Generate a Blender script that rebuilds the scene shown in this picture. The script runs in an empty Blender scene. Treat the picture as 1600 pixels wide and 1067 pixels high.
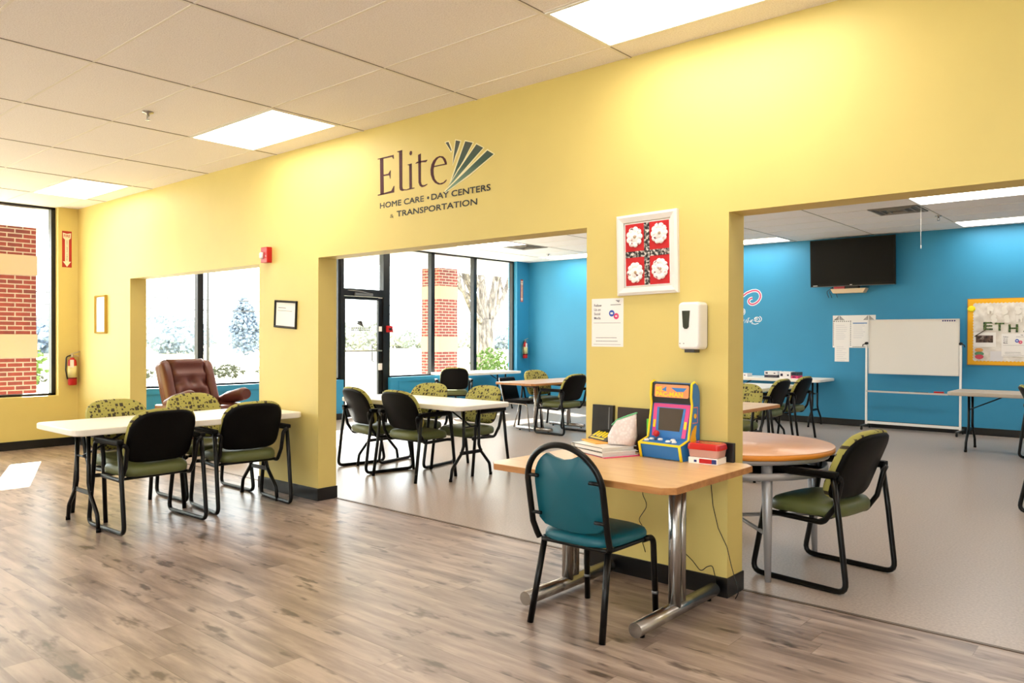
import bpy, bmesh, math, random
from mathutils import Vector, Matrix, Euler
random.seed(7)
PI = math.pi
SC = bpy.context.scene
COL = SC.collection

# ------------------------------------------------------------------ camera
cd = bpy.data.cameras.new('camera'); cam = bpy.data.objects.new('camera', cd); COL.objects.link(cam)
RT = Vector((0.75494478, 0.65578082, 0.00314571)); UP = Vector((-0.0070874, 0.00336239, 0.99996923)); FW = Vector((-0.65575007, 0.75494384, -0.0071862))
cam.matrix_world = Matrix(((RT.x, UP.x, -FW.x, 0), (RT.y, UP.y, -FW.y, -3.95017), (RT.z, UP.z, -FW.z, 1.41), (0, 0, 0, 1)))
cd.sensor_width = 36; cd.sensor_fit = 'HORIZONTAL'; cd.lens = 1211.298 / 1600 * 36; cd.shift_y = 0.0024
cd.clip_start = .05; cd.clip_end = 500
SC.camera = cam

# ------------------------------------------------------------------ world, sun, exposure
w = bpy.data.worlds.new('sky'); SC.world = w; w.use_nodes = True
bg = w.node_tree.nodes['Background']
bg.inputs['Color'].default_value = (0.93, 0.965, 1.0, 1); bg.inputs['Strength'].default_value = 8
sd = bpy.data.lights.new('sun', 'SUN'); sd.energy = 30; sd.angle = math.radians(.55); sd.color = (1, .95, .87)
sun = bpy.data.objects.new('sun', sd); COL.objects.link(sun)
SUN_TRAVEL = Vector((.93, -.36, -.497))
sun.rotation_euler = SUN_TRAVEL.to_track_quat('-Z', 'Y').to_euler(); sun.location = (-20, 6, 12)
SC.view_settings.view_transform = 'Standard'; SC.view_settings.look = 'None'
SC.view_settings.gamma = 1; SC.view_settings.use_curve_mapping = False
SC.view_settings.exposure = 0.26
LAMP = 9.0            # radiance of the ceiling panels
try:
    SC.cycles.use_denoising = True; SC.cycles.max_bounces = 10; SC.cycles.diffuse_bounces = 6
    SC.cycles.transparent_max_bounces = 16; SC.cycles.sample_clamp_indirect = 8
except Exception: pass

# ------------------------------------------------------------------ dimensions
X0 = -10.985; B = 9.257; T = .189; C = 3.084; OPN = 2.10
XR = 5.2; YR = -8.2

# ------------------------------------------------------------------ materials
def lin(c):
    return tuple(((x / 255) / 12.92 if x / 255 <= .04045 else ((x / 255 + .055) / 1.055) ** 2.4) for x in c)
MATS = {}
def M(name, col=(128, 128, 128), rough=.5, metal=0., spec=.5, alpha=1., emit=None, es=1., coat=0., trans=0.):
    if name in MATS: return MATS[name]
    m = bpy.data.materials.new(name); m.use_nodes = True
    b = m.node_tree.nodes['Principled BSDF']
    b.inputs['Base Color'].default_value = lin(col) + (1,)
    b.inputs['Roughness'].default_value = rough; b.inputs['Metallic'].default_value = metal
    b.inputs['Specular IOR Level'].default_value = spec; b.inputs['Alpha'].default_value = alpha
    b.inputs['Coat Weight'].default_value = coat; b.inputs['Transmission Weight'].default_value = trans
    if emit:
        b.inputs['Emission Color'].default_value = lin(emit) + (1,); b.inputs['Emission Strength'].default_value = es
    MATS[name] = m
    return m
class NT:
    def __init__(s, m): s.t = m.node_tree; s.b = s.t.nodes['Principled BSDF']
    def n(s, typ, **kw):
        nd = s.t.nodes.new(typ)
        for k, v in kw.items():
            if k.startswith('i_'):
                key = k[2:]; key = int(key) if key.isdigit() else key.replace('_', ' ')
                s.put(nd.inputs[key], v)
            else: setattr(nd, k, v)
        return nd
    def put(s, sock, v):
        if isinstance(v, bpy.types.NodeSocket): s.t.links.new(v, sock)
        else: sock.default_value = v
    def m(s, op, a, b=0., c=0.):
        nd = s.n('ShaderNodeMath', operation=op); s.put(nd.inputs[0], a); s.put(nd.inputs[1], b)
        if op in ('MULTIPLY_ADD', 'SMOOTH_MIN', 'COMPARE'): s.put(nd.inputs[2], c)
        return nd.outputs[0]
    def mix(s, f, a, b, typ='MIX'):
        nd = s.n('ShaderNodeMix', data_type='RGBA', blend_type=typ); s.put(nd.inputs[0], f)
        s.put(nd.inputs[6], a if isinstance(a, bpy.types.NodeSocket) else lin(a) + (1,)); s.put(nd.inputs[7], b if isinstance(b, bpy.types.NodeSocket) else lin(b) + (1,))
        return nd.outputs[2]
    def coord(s, scale=(1, 1, 1)):
        tc = s.n('ShaderNodeTexCoord'); mp = s.n('ShaderNodeMapping'); s.put(mp.inputs[0], tc.outputs['Object']); mp.inputs['Scale'].default_value = scale
        return mp.outputs[0]
    def noise(s, vec, scale, detail=3., rough=.5):
        nd = s.n('ShaderNodeTexNoise'); s.put(nd.inputs['Vector'], vec); nd.inputs['Scale'].default_value = scale
        nd.inputs['Detail'].default_value = detail; nd.inputs['Roughness'].default_value = rough
        return nd.outputs['Fac']
    def ramp(s, f, stops):
        nd = s.n('ShaderNodeValToRGB'); s.put(nd.inputs[0], f); e = nd.color_ramp.elements
        while len(e) < len(stops): e.new(.5)
        for i, (p, c) in enumerate(stops): e[i].position = p; e[i].color = (lin(c) + (1,)) if max(c) > 1.001 or len(c) == 3 else c
        return nd.outputs[0]
    def bump(s, h, strength=.2, dist=.01):
        nd = s.n('ShaderNodeBump'); s.put(nd.inputs['Height'], h); nd.inputs['Strength'].default_value = strength; nd.inputs['Distance'].default_value = dist
        s.t.links.new(nd.outputs[0], s.b.inputs['Normal'])
    def color(s, c): s.t.links.new(c, s.b.inputs['Base Color'])

def painted(name, col, rough=.55):
    m = M(name, col, rough); t = NT(m); v = t.coord()
    c2 = tuple(min(255, x * 1.03) for x in col); c1 = tuple(x * .97 for x in col)
    t.color(t.mix(t.noise(v, 2.2, 3), c1, c2)); t.bump(t.noise(v, 220, 2), .08, .002)
    return m
YEL = painted('yellow_paint', (216, 195, 115)); BLU = painted('blue_paint', (44, 138, 180)); WHT = painted('white_paint', (236, 232, 222))
BASEB = M('black_rubber_base', (7, 8, 10), .3)
def wood_floor():
    m = M('plank_floor', rough=.33, spec=.6); t = NT(m); tc = t.coord()
    sp = t.n('ShaderNodeSeparateXYZ'); t.put(sp.inputs[0], tc)
    X, Y = sp.outputs[0], sp.outputs[1]
    ry = t.m('DIVIDE', Y, .152); row = t.m('FLOOR', ry); fy = t.m('FRACT', ry)
    wn = t.n('ShaderNodeTexWhiteNoise', noise_dimensions='1D'); t.put(wn.inputs['W'], row)
    rx = t.m('ADD', t.m('DIVIDE', X, 1.22), wn.outputs[0]); cx = t.m('FLOOR', rx); fx = t.m('FRACT', rx)
    cv = t.n('ShaderNodeCombineXYZ'); t.put(cv.inputs[0], cx); t.put(cv.inputs[1], row)
    w2 = t.n('ShaderNodeTexWhiteNoise', noise_dimensions='2D'); t.put(w2.inputs[0], cv.outputs[0]); r = w2.outputs[0]
    g = t.n('ShaderNodeCombineXYZ'); t.put(g.inputs[0], t.m('MULTIPLY', X, 1.5)); t.put(g.inputs[1], t.m('MULTIPLY', Y, 11)); t.put(g.inputs[2], t.m('MULTIPLY', r, 30))
    g2 = t.n('ShaderNodeCombineXYZ'); t.put(g2.inputs[0], t.m('MULTIPLY', X, 3.2)); t.put(g2.inputs[1], t.m('MULTIPLY', Y, 9)); t.put(g2.inputs[2], t.m('MULTIPLY', r, 50))
    n1 = t.noise(g.outputs[0], 1., 6, .6); n2 = t.noise(g2.outputs[0], 1.2, 3, .55)
    c = t.ramp(n1, [(.3, (98, 84, 77)), (.42, (130, 113, 104)), (.52, (154, 136, 126)), (.66, (182, 164, 152))])
    c = t.mix(t.m('MULTIPLY_ADD', r, .35, 0.), c, (152, 132, 118), 'MIX')
    kn = t.ramp(n2, [(.585, (255, 255, 255)), (.68, (118, 108, 104))])
    c = t.mix(.85, c, kn, 'MULTIPLY')
    seam = t.m('MAXIMUM', t.m('LESS_THAN', fy, .018), t.m('LESS_THAN', fx, .0025))
    c = t.mix(t.m('MULTIPLY', seam, .45), c, (60, 48, 40)); t.color(c)
    t.bump(t.m('SUBTRACT', n1, t.m('MULTIPLY', seam, .6)), .12, .003)
    return m
def vinyl_floor():
    m = M('speckled_vinyl', rough=.3); t = NT(m); v = t.coord()
    c = t.ramp(t.noise(v, 70, 2, .5), [(.3, (150, 136, 126)), (.7, (184, 170, 160))])
    c = t.mix(t.m('MULTIPLY', t.noise(v, 2.1, 3), .5), c, (168, 152, 140)); t.color(c)
    return m
def ceiling_mat():
    m = M('ceiling_tile', rough=.9); t = NT(m); v = t.coord()
    n = t.noise(v, 130, 3, .7)
    t.color(t.ramp(n, [(.3, (228, 220, 218)), (.55, (248, 241, 239)), (.8, (253, 249, 247))])); t.bump(n, .5, .004)
    return m
def brick_mat():
    m = M('red_brick', rough=.85); t = NT(m); tc = t.coord()
    sp = t.n('ShaderNodeSeparateXYZ'); t.put(sp.inputs[0], tc)
    cb = t.n('ShaderNodeCombineXYZ'); t.put(cb.inputs[0], t.m('ADD', sp.outputs[0], sp.outputs[1])); t.put(cb.inputs[1], sp.outputs[2])
    br = t.n('ShaderNodeTexBrick'); t.put(br.inputs['Vector'], cb.outputs[0]); br.inputs['Scale'].default_value = 1
    br.inputs['Brick Width'].default_value = .21; br.inputs['Row Height'].default_value = .069; br.inputs['Mortar Size'].default_value = .0085
    br.inputs['Color1'].default_value = lin((128, 48, 34)) + (1,); br.inputs['Color2'].default_value = lin((66, 38, 36)) + (1,); br.inputs['Mortar'].default_value = lin((168, 146, 126)) + (1,)
    br.inputs['Bias'].default_value = -.55
    t.color(t.mix(.35, br.outputs['Color'], t.ramp(t.noise(tc, 14, 3), [(.3, (170, 160, 160)), (.7, (255, 250, 245))]), 'MULTIPLY'))
    return m
def chair_fabric():
    m = M('green_square_fabric', rough=.8); t = NT(m); tc = t.coord()
    sp = t.n('ShaderNodeSeparateXYZ'); t.put(sp.inputs[0], tc)
    def layer(scale, lo, hi, off):
        y = t.m('MULTIPLY_ADD', sp.outputs[1], scale, off); z = t.m('MULTIPLY_ADD', sp.outputs[2], scale, off * 1.7)
        cv = t.n('ShaderNodeCombineXYZ'); t.put(cv.inputs[0], t.m('FLOOR', y)); t.put(cv.inputs[1], t.m('FLOOR', z))
        w_ = t.n('ShaderNodeTexWhiteNoise', noise_dimensions='2D'); t.put(w_.inputs[0], cv.outputs[0])
        d = t.m('MAXIMUM', t.m('ABSOLUTE', t.m('SUBTRACT', t.m('FRACT', y), .5)), t.m('ABSOLUTE', t.m('SUBTRACT', t.m('FRACT', z), .5)))
        size = t.m('MULTIPLY', t.m('SUBTRACT', w_.outputs[0], lo), hi)
        return t.m('LESS_THAN', d, size)
    a = t.m('MAXIMUM', layer(26, .3, .55, .3), layer(46, .55, .8, 7.4))
    c = t.mix(a, (164, 158, 82), (60, 52, 32)); t.color(c); t.bump(t.noise(tc, 400, 2), .2, .001)
    return m
def vinyl(name, col):
    m = M(name, col, .42); t = NT(m); t.bump(t.noise(t.coord(), 300, 2), .08, .001); return m
def laminate(name, c1, c2, rough=.35, axis=1):
    m = M(name, rough=rough); t = NT(m); s = [3, 3, 3]; s[axis] = .35; s = tuple(x * 9 for x in s)
    t.color(t.ramp(t.noise(t.coord(s), 1., 5, .6), [(.3, c1), (.7, c2)])); return m
FLOORW = wood_floor(); FLOORV = vinyl_floor(); CEILM = ceiling_mat(); BRICK = brick_mat(); FAB = chair_fabric()
GREENV = vinyl('olive_vinyl', (92, 98, 54)); TEAL = vinyl('teal_vinyl', (0, 88, 104)); LEATH = vinyl('brown_leather', (94, 46, 38))
BLK = M('black_steel', (3, 3, 4), .3, 0, .3); SHELL = M('black_plastic', (3, 2, 2), .5, 0, .15); CHROME = M('chrome', (178, 176, 174), .27, 1)
BRUSH = M('silver_powder_coat', (172, 172, 176), .4, .45); PLAST = M('white_table_plastic', (238, 233, 224), .42); GREYP = M('grey_table_plastic', (176, 166, 152), .45)
LAM_DESK = laminate('honey_laminate', (216, 172, 118), (234, 198, 146), .3, 0); LAM_EDGE = laminate('oak_edge', (160, 104, 52), (196, 140, 84), .4, 0)
LAM_PINK = laminate('beech_laminate', (214, 160, 122), (226, 176, 138), .3, 0); ORANGE_E = M('orange_edge', (226, 142, 46), .4)
LAM_PALE = laminate('pale_maple_laminate', (214, 178, 150), (226, 194, 168), .3, 1)
WHITE = M('white_enamel', (240, 238, 234), .35); PAPER = M('paper', (240, 236, 232), .8); DARKF = M('dark_bronze_frame', (20, 18, 18), .35, .2)
BLACK = M('black', (10, 10, 10), .5); RED = M('red_enamel', (186, 22, 26), .35); GREYM = M('grey_metal', (120, 120, 120), .4, .6)
def glass_mat():
    m = bpy.data.materials.new('window_glass'); m.use_nodes = True; t = m.node_tree; t.nodes.clear()
    o = t.nodes.new('ShaderNodeOutputMaterial'); mx = t.nodes.new('ShaderNodeMixShader'); tr = t.nodes.new('ShaderNodeBsdfTransparent'); gl = t.nodes.new('ShaderNodeBsdfGlossy')
    lw = t.nodes.new('ShaderNodeLayerWeight'); lw.inputs[0].default_value = .5; fr = t.nodes.new('ShaderNodeMath'); fr.operation = 'POWER'; fr.inputs[1].default_value = 4; t.links.new(lw.outputs['Facing'], fr.inputs[0]); gl.inputs['Roughness'].default_value = .02; tr.inputs[0].default_value = (.95, .97, .96, 1)
    t.links.new(fr.outputs[0], mx.inputs[0]); t.links.new(tr.outputs[0], mx.inputs[1]); t.links.new(gl.outputs[0], mx.inputs[2]); t.links.new(mx.outputs[0], o.inputs[0])
    return m
GLASS = glass_mat()

# ------------------------------------------------------------------ mesh helpers
def fillet(pts, r, n=5, closed=False):
    pts = [Vector(p) for p in pts]; out = []; N = len(pts)
    for i, p in enumerate(pts):
        if not closed and i in (0, N - 1): out.append(p); continue
        a = pts[(i - 1) % N]; b = pts[(i + 1) % N]; da = a - p; db = b - p
        if da.length < 1e-6 or db.length < 1e-6: out.append(p); continue
        ang = da.angle(db)
        if ang > PI - .05: out.append(p); continue
        rr = min(r, .45 * min(da.length, db.length) * math.tan(ang / 2)); L = rr / math.tan(ang / 2)
        s = p + da.normalized() * L; e = p + db.normalized() * L
        for k in range(n + 1):
            u = k / n; out.append(s * (1 - u) ** 2 + p * 2 * u * (1 - u) + e * u * u)
    return out
class MB:
    def __init__(s): s.bm = bmesh.new()
    def faces(s, vs, fs, mi=0, smooth=False):
        bv = [s.bm.verts.new(v) for v in vs]
        for f in fs:
            try: ff = s.bm.faces.new([bv[i] for i in f]); ff.material_index = mi; ff.smooth = smooth
            except ValueError: pass
        return bv
    def box(s, x0, x1, y0, y1, z0, z1, bev=0., mi=0, mat=None):
        if bev > 0:
            tmp = bmesh.new(); r = bmesh.ops.create_cube(tmp, size=1)
            for v in tmp.verts: v.co = Vector(((x0 + x1) / 2 + v.co.x * (x1 - x0), (y0 + y1) / 2 + v.co.y * (y1 - y0), (z0 + z1) / 2 + v.co.z * (z1 - z0)))
            bmesh.ops.bevel(tmp, geom=tmp.edges[:], offset=min(bev, .49 * min(x1 - x0, y1 - y0, z1 - z0)), segments=2, affect='EDGES', profile=.7)
            vs = [v.co.copy() for v in tmp.verts]; tmp.verts.index_update()
            fs = [[v.index for v in f.verts] for f in tmp.faces]; tmp.free()
        else:
            vs = [Vector((x, y, z)) for x in (x0, x1) for y in (y0, y1) for z in (z0, z1)]
            fs = [(0, 1, 3, 2), (4, 6, 7, 5), (0, 4, 5, 1), (2, 3, 7, 6), (0, 2, 6, 4), (1, 5, 7, 3)]
        if mat is not None: vs = [mat @ v for v in vs]
        s.faces(vs, fs, mi); return s
    def tube(s, pts, r, seg=8, closed=False, mi=0, flat=None):
        pts = [Vector(p) for p in pts]; N = len(pts); rings = []
        rad = r if isinstance(r, (list, tuple)) else [r] * N
        prev = None
        for i in range(N):
            if closed: d = pts[(i + 1) % N] - pts[(i - 1) % N]
            else: d = pts[min(i + 1, N - 1)] - pts[max(i - 1, 0)]
            d = d.normalized() if d.length > 1e-9 else Vector((0, 0, 1))
            if prev is None:
                a = Vector((0, 0, 1)) if abs(d.z) < .9 else Vector((0, 1, 0))
                nrm = d.cross(a).normalized()
            else:
                nrm = prev - d * prev.dot(d); nrm = nrm.normalized() if nrm.length > 1e-6 else d.orthogonal().normalized()
            prev = nrm; bn = d.cross(nrm)
            rings.append([pts[i] + (nrm * math.cos(2 * PI * k / seg) + bn * math.sin(2 * PI * k / seg) * (flat or 1)) * rad[i] for k in range(seg)])
        vs = [v for rg in rings for v in rg]; fs = []
        M_ = N if closed else N - 1
        for i in range(M_):
            j = (i + 1) % N
            for k in range(seg): fs.append((i * seg + k, i * seg + (k + 1) % seg, j * seg + (k + 1) % seg, j * seg + k))
        bv = s.faces(vs, fs, mi, True)
        if not closed:
            for rg in (bv[:seg][::-1], bv[-seg:]):
                try: f = s.bm.faces.new(rg); f.material_index = mi
                except ValueError: pass
        return s
    def cyl(s, p0, p1, r, seg=16, r1=None, mi=0):
        return s.tube([p0, p1], [r, r if r1 is None else r1], seg, mi=mi)
    def lathe(s, prof, cx=0, cy=0, seg=24, mi=0, smooth=True, sx=1, sy=1):
        vs = []; fs = []; n = len(prof)
        for k in range(seg):
            a = 2 * PI * k / seg
            for (r, z) in prof: vs.append(Vector((cx + r * math.cos(a) * sx, cy + r * math.sin(a) * sy, z)))
        for k in range(seg):
            k2 = (k + 1) % seg
            for i in range(n - 1): fs.append((k * n + i, k2 * n + i, k2 * n + i + 1, k * n + i + 1))
        bv = s.faces(vs, fs, mi, smooth)
        for i in (0, n - 1):
            if prof[i][0] > 1e-5:
                ring = [bv[k * n + i] for k in range(seg)]
                try: f = s.bm.faces.new(ring if i else ring[::-1]); f.material_index = mi
                except ValueError: pass
        return s
    def prism(s, poly, w0, w1, fn, mi=0, mi_side=None):
        n = len(poly); vs = [fn(u, v, w0) for u, v in poly] + [fn(u, v, w1) for u, v in poly]
        bv = s.faces(vs, [], mi)
        for f, m_ in (([*range(n)][::-1], mi), ([*range(n, 2 * n)], mi)):
            try: ff = s.bm.faces.new([bv[i] for i in f]); ff.material_index = m_
            except ValueError: pass
        for i in range(n):
            j = (i + 1) % n
            try: ff = s.bm.faces.new([bv[i], bv[j], bv[n + j], bv[n + i]]); ff.material_index = mi if mi_side is None else mi_side
            except ValueError: pass
        return s
    def pad(s, outline, fn, levels, mi=0, smooth=True):
        """outline: convex (u,v) loop; levels: list of (scale, w); closed with fans at both ends."""
        n = len(outline); cu = sum(p[0] for p in outline) / n; cv = sum(p[1] for p in outline) / n
        vs = []; fs = []
        for sc, w_ in levels:
            for u, v in outline: vs.append(fn(cu + (u - cu) * sc, cv + (v - cv) * sc, w_))
        for l in range(len(levels) - 1):
            for i in range(n):
                j = (i + 1) % n; fs.append((l * n + i, l * n + j, (l + 1) * n + j, (l + 1) * n + i))
        bv = s.faces(vs, fs, mi, smooth)
        for l, rev in ((0, True), (len(levels) - 1, False)):
            c = s.bm.verts.new(fn(cu, cv, levels[l][1]))
            for i in range(n):
                a, b = bv[l * n + i], bv[l * n + (i + 1) % n]
                f = s.bm.faces.new((b, a, c) if rev else (a, b, c)); f.material_index = mi; f.smooth = smooth
        return s
    def done(s, name, mats, parent=None, loc=None, rz=None):
        bmesh.ops.recalc_face_normals(s.bm, faces=s.bm.faces[:])
        me = bpy.data.meshes.new(name); s.bm.to_mesh(me); s.bm.free()
        for m in (mats if isinstance(mats, (list, tuple)) else [mats]): me.materials.append(m)
        o = bpy.data.objects.new(name, me); COL.objects.link(o)
        if parent is not None: o.parent = parent
        if loc is not None: o.location = loc
        if rz is not None: o.rotation_euler = (0, 0, rz)
        return o
def tag(o, label, cat, group=None, kind=None):
    o['label'] = label; o['category'] = cat
    if group: o['group'] = group
    if kind: o['kind'] = kind
    return o
def thing(name, label, cat, loc=(0, 0, 0), rz=0., group=None):
    o = bpy.data.objects.new(name, None); COL.objects.link(o); o.empty_display_size = .1
    o.location = loc; o.rotation_euler = (0, 0, rz); return tag(o, label, cat, group)
def struct(name, mb, mats, parent=None):
    o = mb.done(name, mats, parent)
    if parent is None: o['kind'] = 'structure'
    return o
def dup(root, loc, rz, label):
    r = root.copy(); COL.objects.link(r); r.location = loc; r.rotation_euler = (0, 0, rz); r['label'] = label
    for ch in list(root.children):
        c = ch.copy(); COL.objects.link(c); c.parent = r
        for g in list(ch.children):
            d = g.copy(); COL.objects.link(d); d.parent = c
    return r
F_FRONT = lambda y0: (lambda u, v, w: Vector((u, y0 - w, v)))
F_LEFT = lambda x0: (lambda u, v, w: Vector((x0 + w, u, v)))
F_TOP = lambda z0: (lambda u, v, w: Vector((u, v, z0 + w)))
ID = lambda u, v, w: Vector((u, v, w))
def rrect(u0, u1, v0, v1, r, n=5):
    out = []
    for cx, cy, a0 in ((u1 - r, v1 - r, 0), (u0 + r, v1 - r, 90), (u0 + r, v0 + r, 180), (u1 - r, v0 + r, 270)):
        for k in range(n + 1):
            a = math.radians(a0 + 90 * k / n); out.append((cx + r * math.cos(a), cy + r * math.sin(a)))
    return out
def circ(cu, cv, r, n=24, a0=0, a1=360, ry=None):
    return [(cu + r * math.cos(math.radians(a0 + (a1 - a0) * k / n)), cv + (ry or r) * math.sin(math.radians(a0 + (a1 - a0) * k / n))) for k in range(n)]
def quad(mb, fn, u0, u1, v0, v1, w=.001, mi=0, w0=0.): mb.prism([(u0, v0), (u1, v0), (u1, v1), (u0, v1)], w0, w, fn, mi)
def stroke(mb, pts, width, fn, w=.001, mi=0, w0=0.):
    """flat ribbon along a (u,v) polyline"""
    P = [Vector((p[0], p[1])) for p in pts]; L = []; R = []
    for i, p in enumerate(P):
        d = (P[min(i + 1, len(P) - 1)] - P[max(i - 1, 0)]).normalized(); nn = Vector((-d.y, d.x)) * (width[i] if isinstance(width, list) else width) / 2
        L.append(p + nn); R.append(p - nn)
    for i in range(len(P) - 1):
        mb.prism([tuple(L[i]), tuple(L[i + 1]), tuple(R[i + 1]), tuple(R[i])], w0, w, fn, mi)
def text(body, fn, mat, parent, u, v, height=None, width=None, w=.0015, align='LEFT', name='lettering', bold=0., fat=0.):
    c = bpy.data.curves.new('t', 'FONT'); c.body = body; c.size = 1; c.offset = bold; c.resolution_u = 3
    o = bpy.data.objects.new('t', c); COL.objects.link(o); bpy.context.view_layer.update()
    me = bpy.data.meshes.new_from_object(o); bpy.data.objects.remove(o); bpy.data.curves.remove(c)
    xs = [p.co.x for p in me.vertices]; ys = [p.co.y for p in me.vertices]
    x0, x1, y0, y1 = min(xs), max(xs), min(ys), max(ys)
    if height is not None: y0, y1 = 0., .73
    sy = (height / (y1 - y0)) if height else None; sx = (width / (x1 - x0)) if width else sy * .92
    if sy is None: sy = sx
    W = (x1 - x0) * sx; ox = {'LEFT': 0, 'CENTER': -W / 2, 'RIGHT': -W}[align]
    mb = MB(); vs = [fn(u + ox + (p.co.x - x0) * sx, v + (p.co.y - y0) * sy, w) for p in me.vertices]
    mb.faces(vs, [tuple(p.vertices) for p in me.polygons])
    if fat:
        for k_, (du, dv) in enumerate(((fat, 0), (0, fat * .8), (fat, fat * .8))): mb.faces([fn(u + ox + (p.co.x - x0) * sx + du, v + (p.co.y - y0) * sy + dv, w + .0001 * (k_ + 1)) for p in me.vertices], [tuple(p.vertices) for p in me.polygons])
    bpy.data.meshes.remove(me)
    return mb.done(name, mat, parent)

# ------------------------------------------------------------------ the setting
def bx(name, b, m, parent=None, bev=0.):
    mb = MB(); mb.box(*b, bev=bev); return struct(name, mb, m, parent)
mb = MB(); mb.box(X0 - .3, XR, YR, T - .004, -.06, 0); struct('floor', mb, FLOORW)
mb = MB(); mb.box(X0 - .3, XR, T + .004, B + .1, -.06, 0); struct('floor', mb, FLOORV)
mb = MB(); mb.box(X0, XR, T - .012, T + .012, -.01, .004); struct('trim_1', mb, M('threshold_strip', (96, 80, 66), .4, .3))
mb = MB(); mb.box(X0 - .3, XR, YR, B + .1, C, C + .1); struct('ceiling', mb, CEILM)
GX = [-2.51 + 1.262 * k for k in range(-6, 7)]
mb = MB()
for gx in GX: mb.box(gx - .009, gx + .009, YR, 0, C - .005, C + .002); mb.box(gx - .009, gx + .009, T, B, C - .005, C + .002)
GYF = [-.225 - .61 * k for k in range(13)]; GYB = [9.07 - .61 * k for k in range(15)]
for gy in GYF + GYB: mb.box(X0, XR, gy - .007, gy + .007, C - .003, C + .002)
struct('trim_2', mb, M('ceiling_grid', (236, 228, 218), .5))
# thin strips coloured darker to draw the shadow gaps beside the cross runners
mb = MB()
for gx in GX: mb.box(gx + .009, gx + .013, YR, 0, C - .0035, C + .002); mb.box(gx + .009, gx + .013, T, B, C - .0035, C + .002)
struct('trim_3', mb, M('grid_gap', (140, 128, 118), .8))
# partition with its three openings
OPENS = [(-9.398, -6.584), (-5.644, -2.817), (-1.875, 1.0)]
mb = MB(); poly = [(X0, 0)]
for a, b_ in OPENS: poly += [(a, 0), (a, OPN), (b_, OPN), (b_, 0)]
poly += [(XR, 0), (XR, C), (X0, C)]
mb.prism(poly, -T, 0, lambda u, v, w: Vector((u, -w, v))); struct('wall_divider', mb, YEL)
def base(name, segs):
    mb = MB()
    for (x0, x1, y0, y1) in segs: mb.box(x0, x1, y0, y1, 0, .108, bev=.004)
    struct(name, mb, BASEB)
edges = [X0] + [v for o in OPENS for v in o] + [XR]
seg = []
for i in range(0, len(edges), 2):
    a, b_ = edges[i], edges[i + 1]; seg.append((a - (.008 if i else 0), b_ + .008, -.009, T + .009))
base('baseboard_divider', seg)
# window wall, yellow in the front room and blue behind
XW = X0 - .25
mb = MB(); mb.box(XW, X0, -.235, 0, 0, C); mb.box(XW, X0, -7.4, -.235, 0, .655); mb.box(XW, X0, YR, -7.4, 0, C); struct('wall_left', mb, YEL)
mb = MB(); mb.box(XW, X0, 8.86, B, 0, C); mb.box(XW, X0, 5.32, 8.86, 0, .685); mb.box(XW, X0, T, 4.26, 0, .685); mb.box(XW, X0, 0, T, 0, C)
pan = [(.35, 1.45), (1.6, 2.75), (2.9, 4.1), (5.5, 6.9), (7.05, 8.6)]
for a, b_ in pan:
    for r in ((a, b_, .60, .62), (a, b_, .14, .16), (a, a + .02, .16, .60), (b_ - .02, b_, .16, .60)): mb.box(X0, X0 + .012, r[0], r[1], r[2], r[3])
struct('wall_left_rear_room', mb, BLU)
base('baseboard_left', [(X0, X0 + .009, YR, 0), (X0, X0 + .009, T, 4.26), (X0, X0 + .009, 5.32, B)])
bx('wall_back', (X0 - .25, XR, B, B + .12, 0, C), BLU); base('baseboard_back', [(X0, XR, B - .009, B)])
bx('wall_right', (XR, XR + .12, YR, B + .1, 0, C), WHT); mb = MB(); mb.prism([(X0 - .25, 0), (XR, 0), (XR, C), (X0 - .25, C), (X0 - .25, .9), (-2, .9), (-2, 2.6), (4, 2.6), (4, .9), (X0 - .25, .89)], 0, .12, lambda u, v, w: Vector((u, YR - w, v))); struct('wall_rear', mb, WHT)
# windows
XG = -11.13
def window(n, y0, y1, z0, mulls, z1=C):
    mb = MB(); t_ = .03
    mb.box(XG - .05, XG + .05, y0, y0 + .05, z0, z1); mb.box(XG - .05, XG + .05, y1 - .05, y1, z0, z1); mb.box(XG - .05, XG + .05, y0, y1, z0, z0 + .03); mb.box(XG - .05, XG + .05, y0, y1, z1 - .03, z1)
    for y in mulls: mb.box(XG - .05, XG + .05, y - .045, y + .045, z0, z1)
    o = struct(n, mb, DARKF)
    ys = [y0 + .05] + [m_ for m_ in mulls] + [y1 - .05]
    for a, b_ in zip(ys[:-1], ys[1:]):
        g = MB(); g.box(XG - .003, XG + .003, a + .0, b_ - .0, z0 + .03, z1 - .03); g.done('pane', GLASS, o)
    return o
window('window_1', -7.4, -.235, .655, [-1.5, -2.9, -4.3, -5.8])
window('window_2', T, 4.26, .685, [1.73, 3.0])
window('window_3', 5.32, 8.87, .685, [6.455, 7.645])
mb = MB()
for x in (-2, .98, 3.95): mb.box(x, x + .05, YR - .09, YR - .03, .9, 2.6)
mb.box(-2, 4, YR - .09, YR - .03, .9, .94); mb.box(-2, 4, YR - .09, YR - .03, 2.56, 2.6); w4 = struct('added_rear_window', mb, DARKF)  # unseen rear window, added to throw soft daylight onto the yellow wall
mb = MB(); mb.box(-1.98, 3.98, YR - .063, YR - .057, .92, 2.58); mb.done('pane', GLASS, w4)
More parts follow.
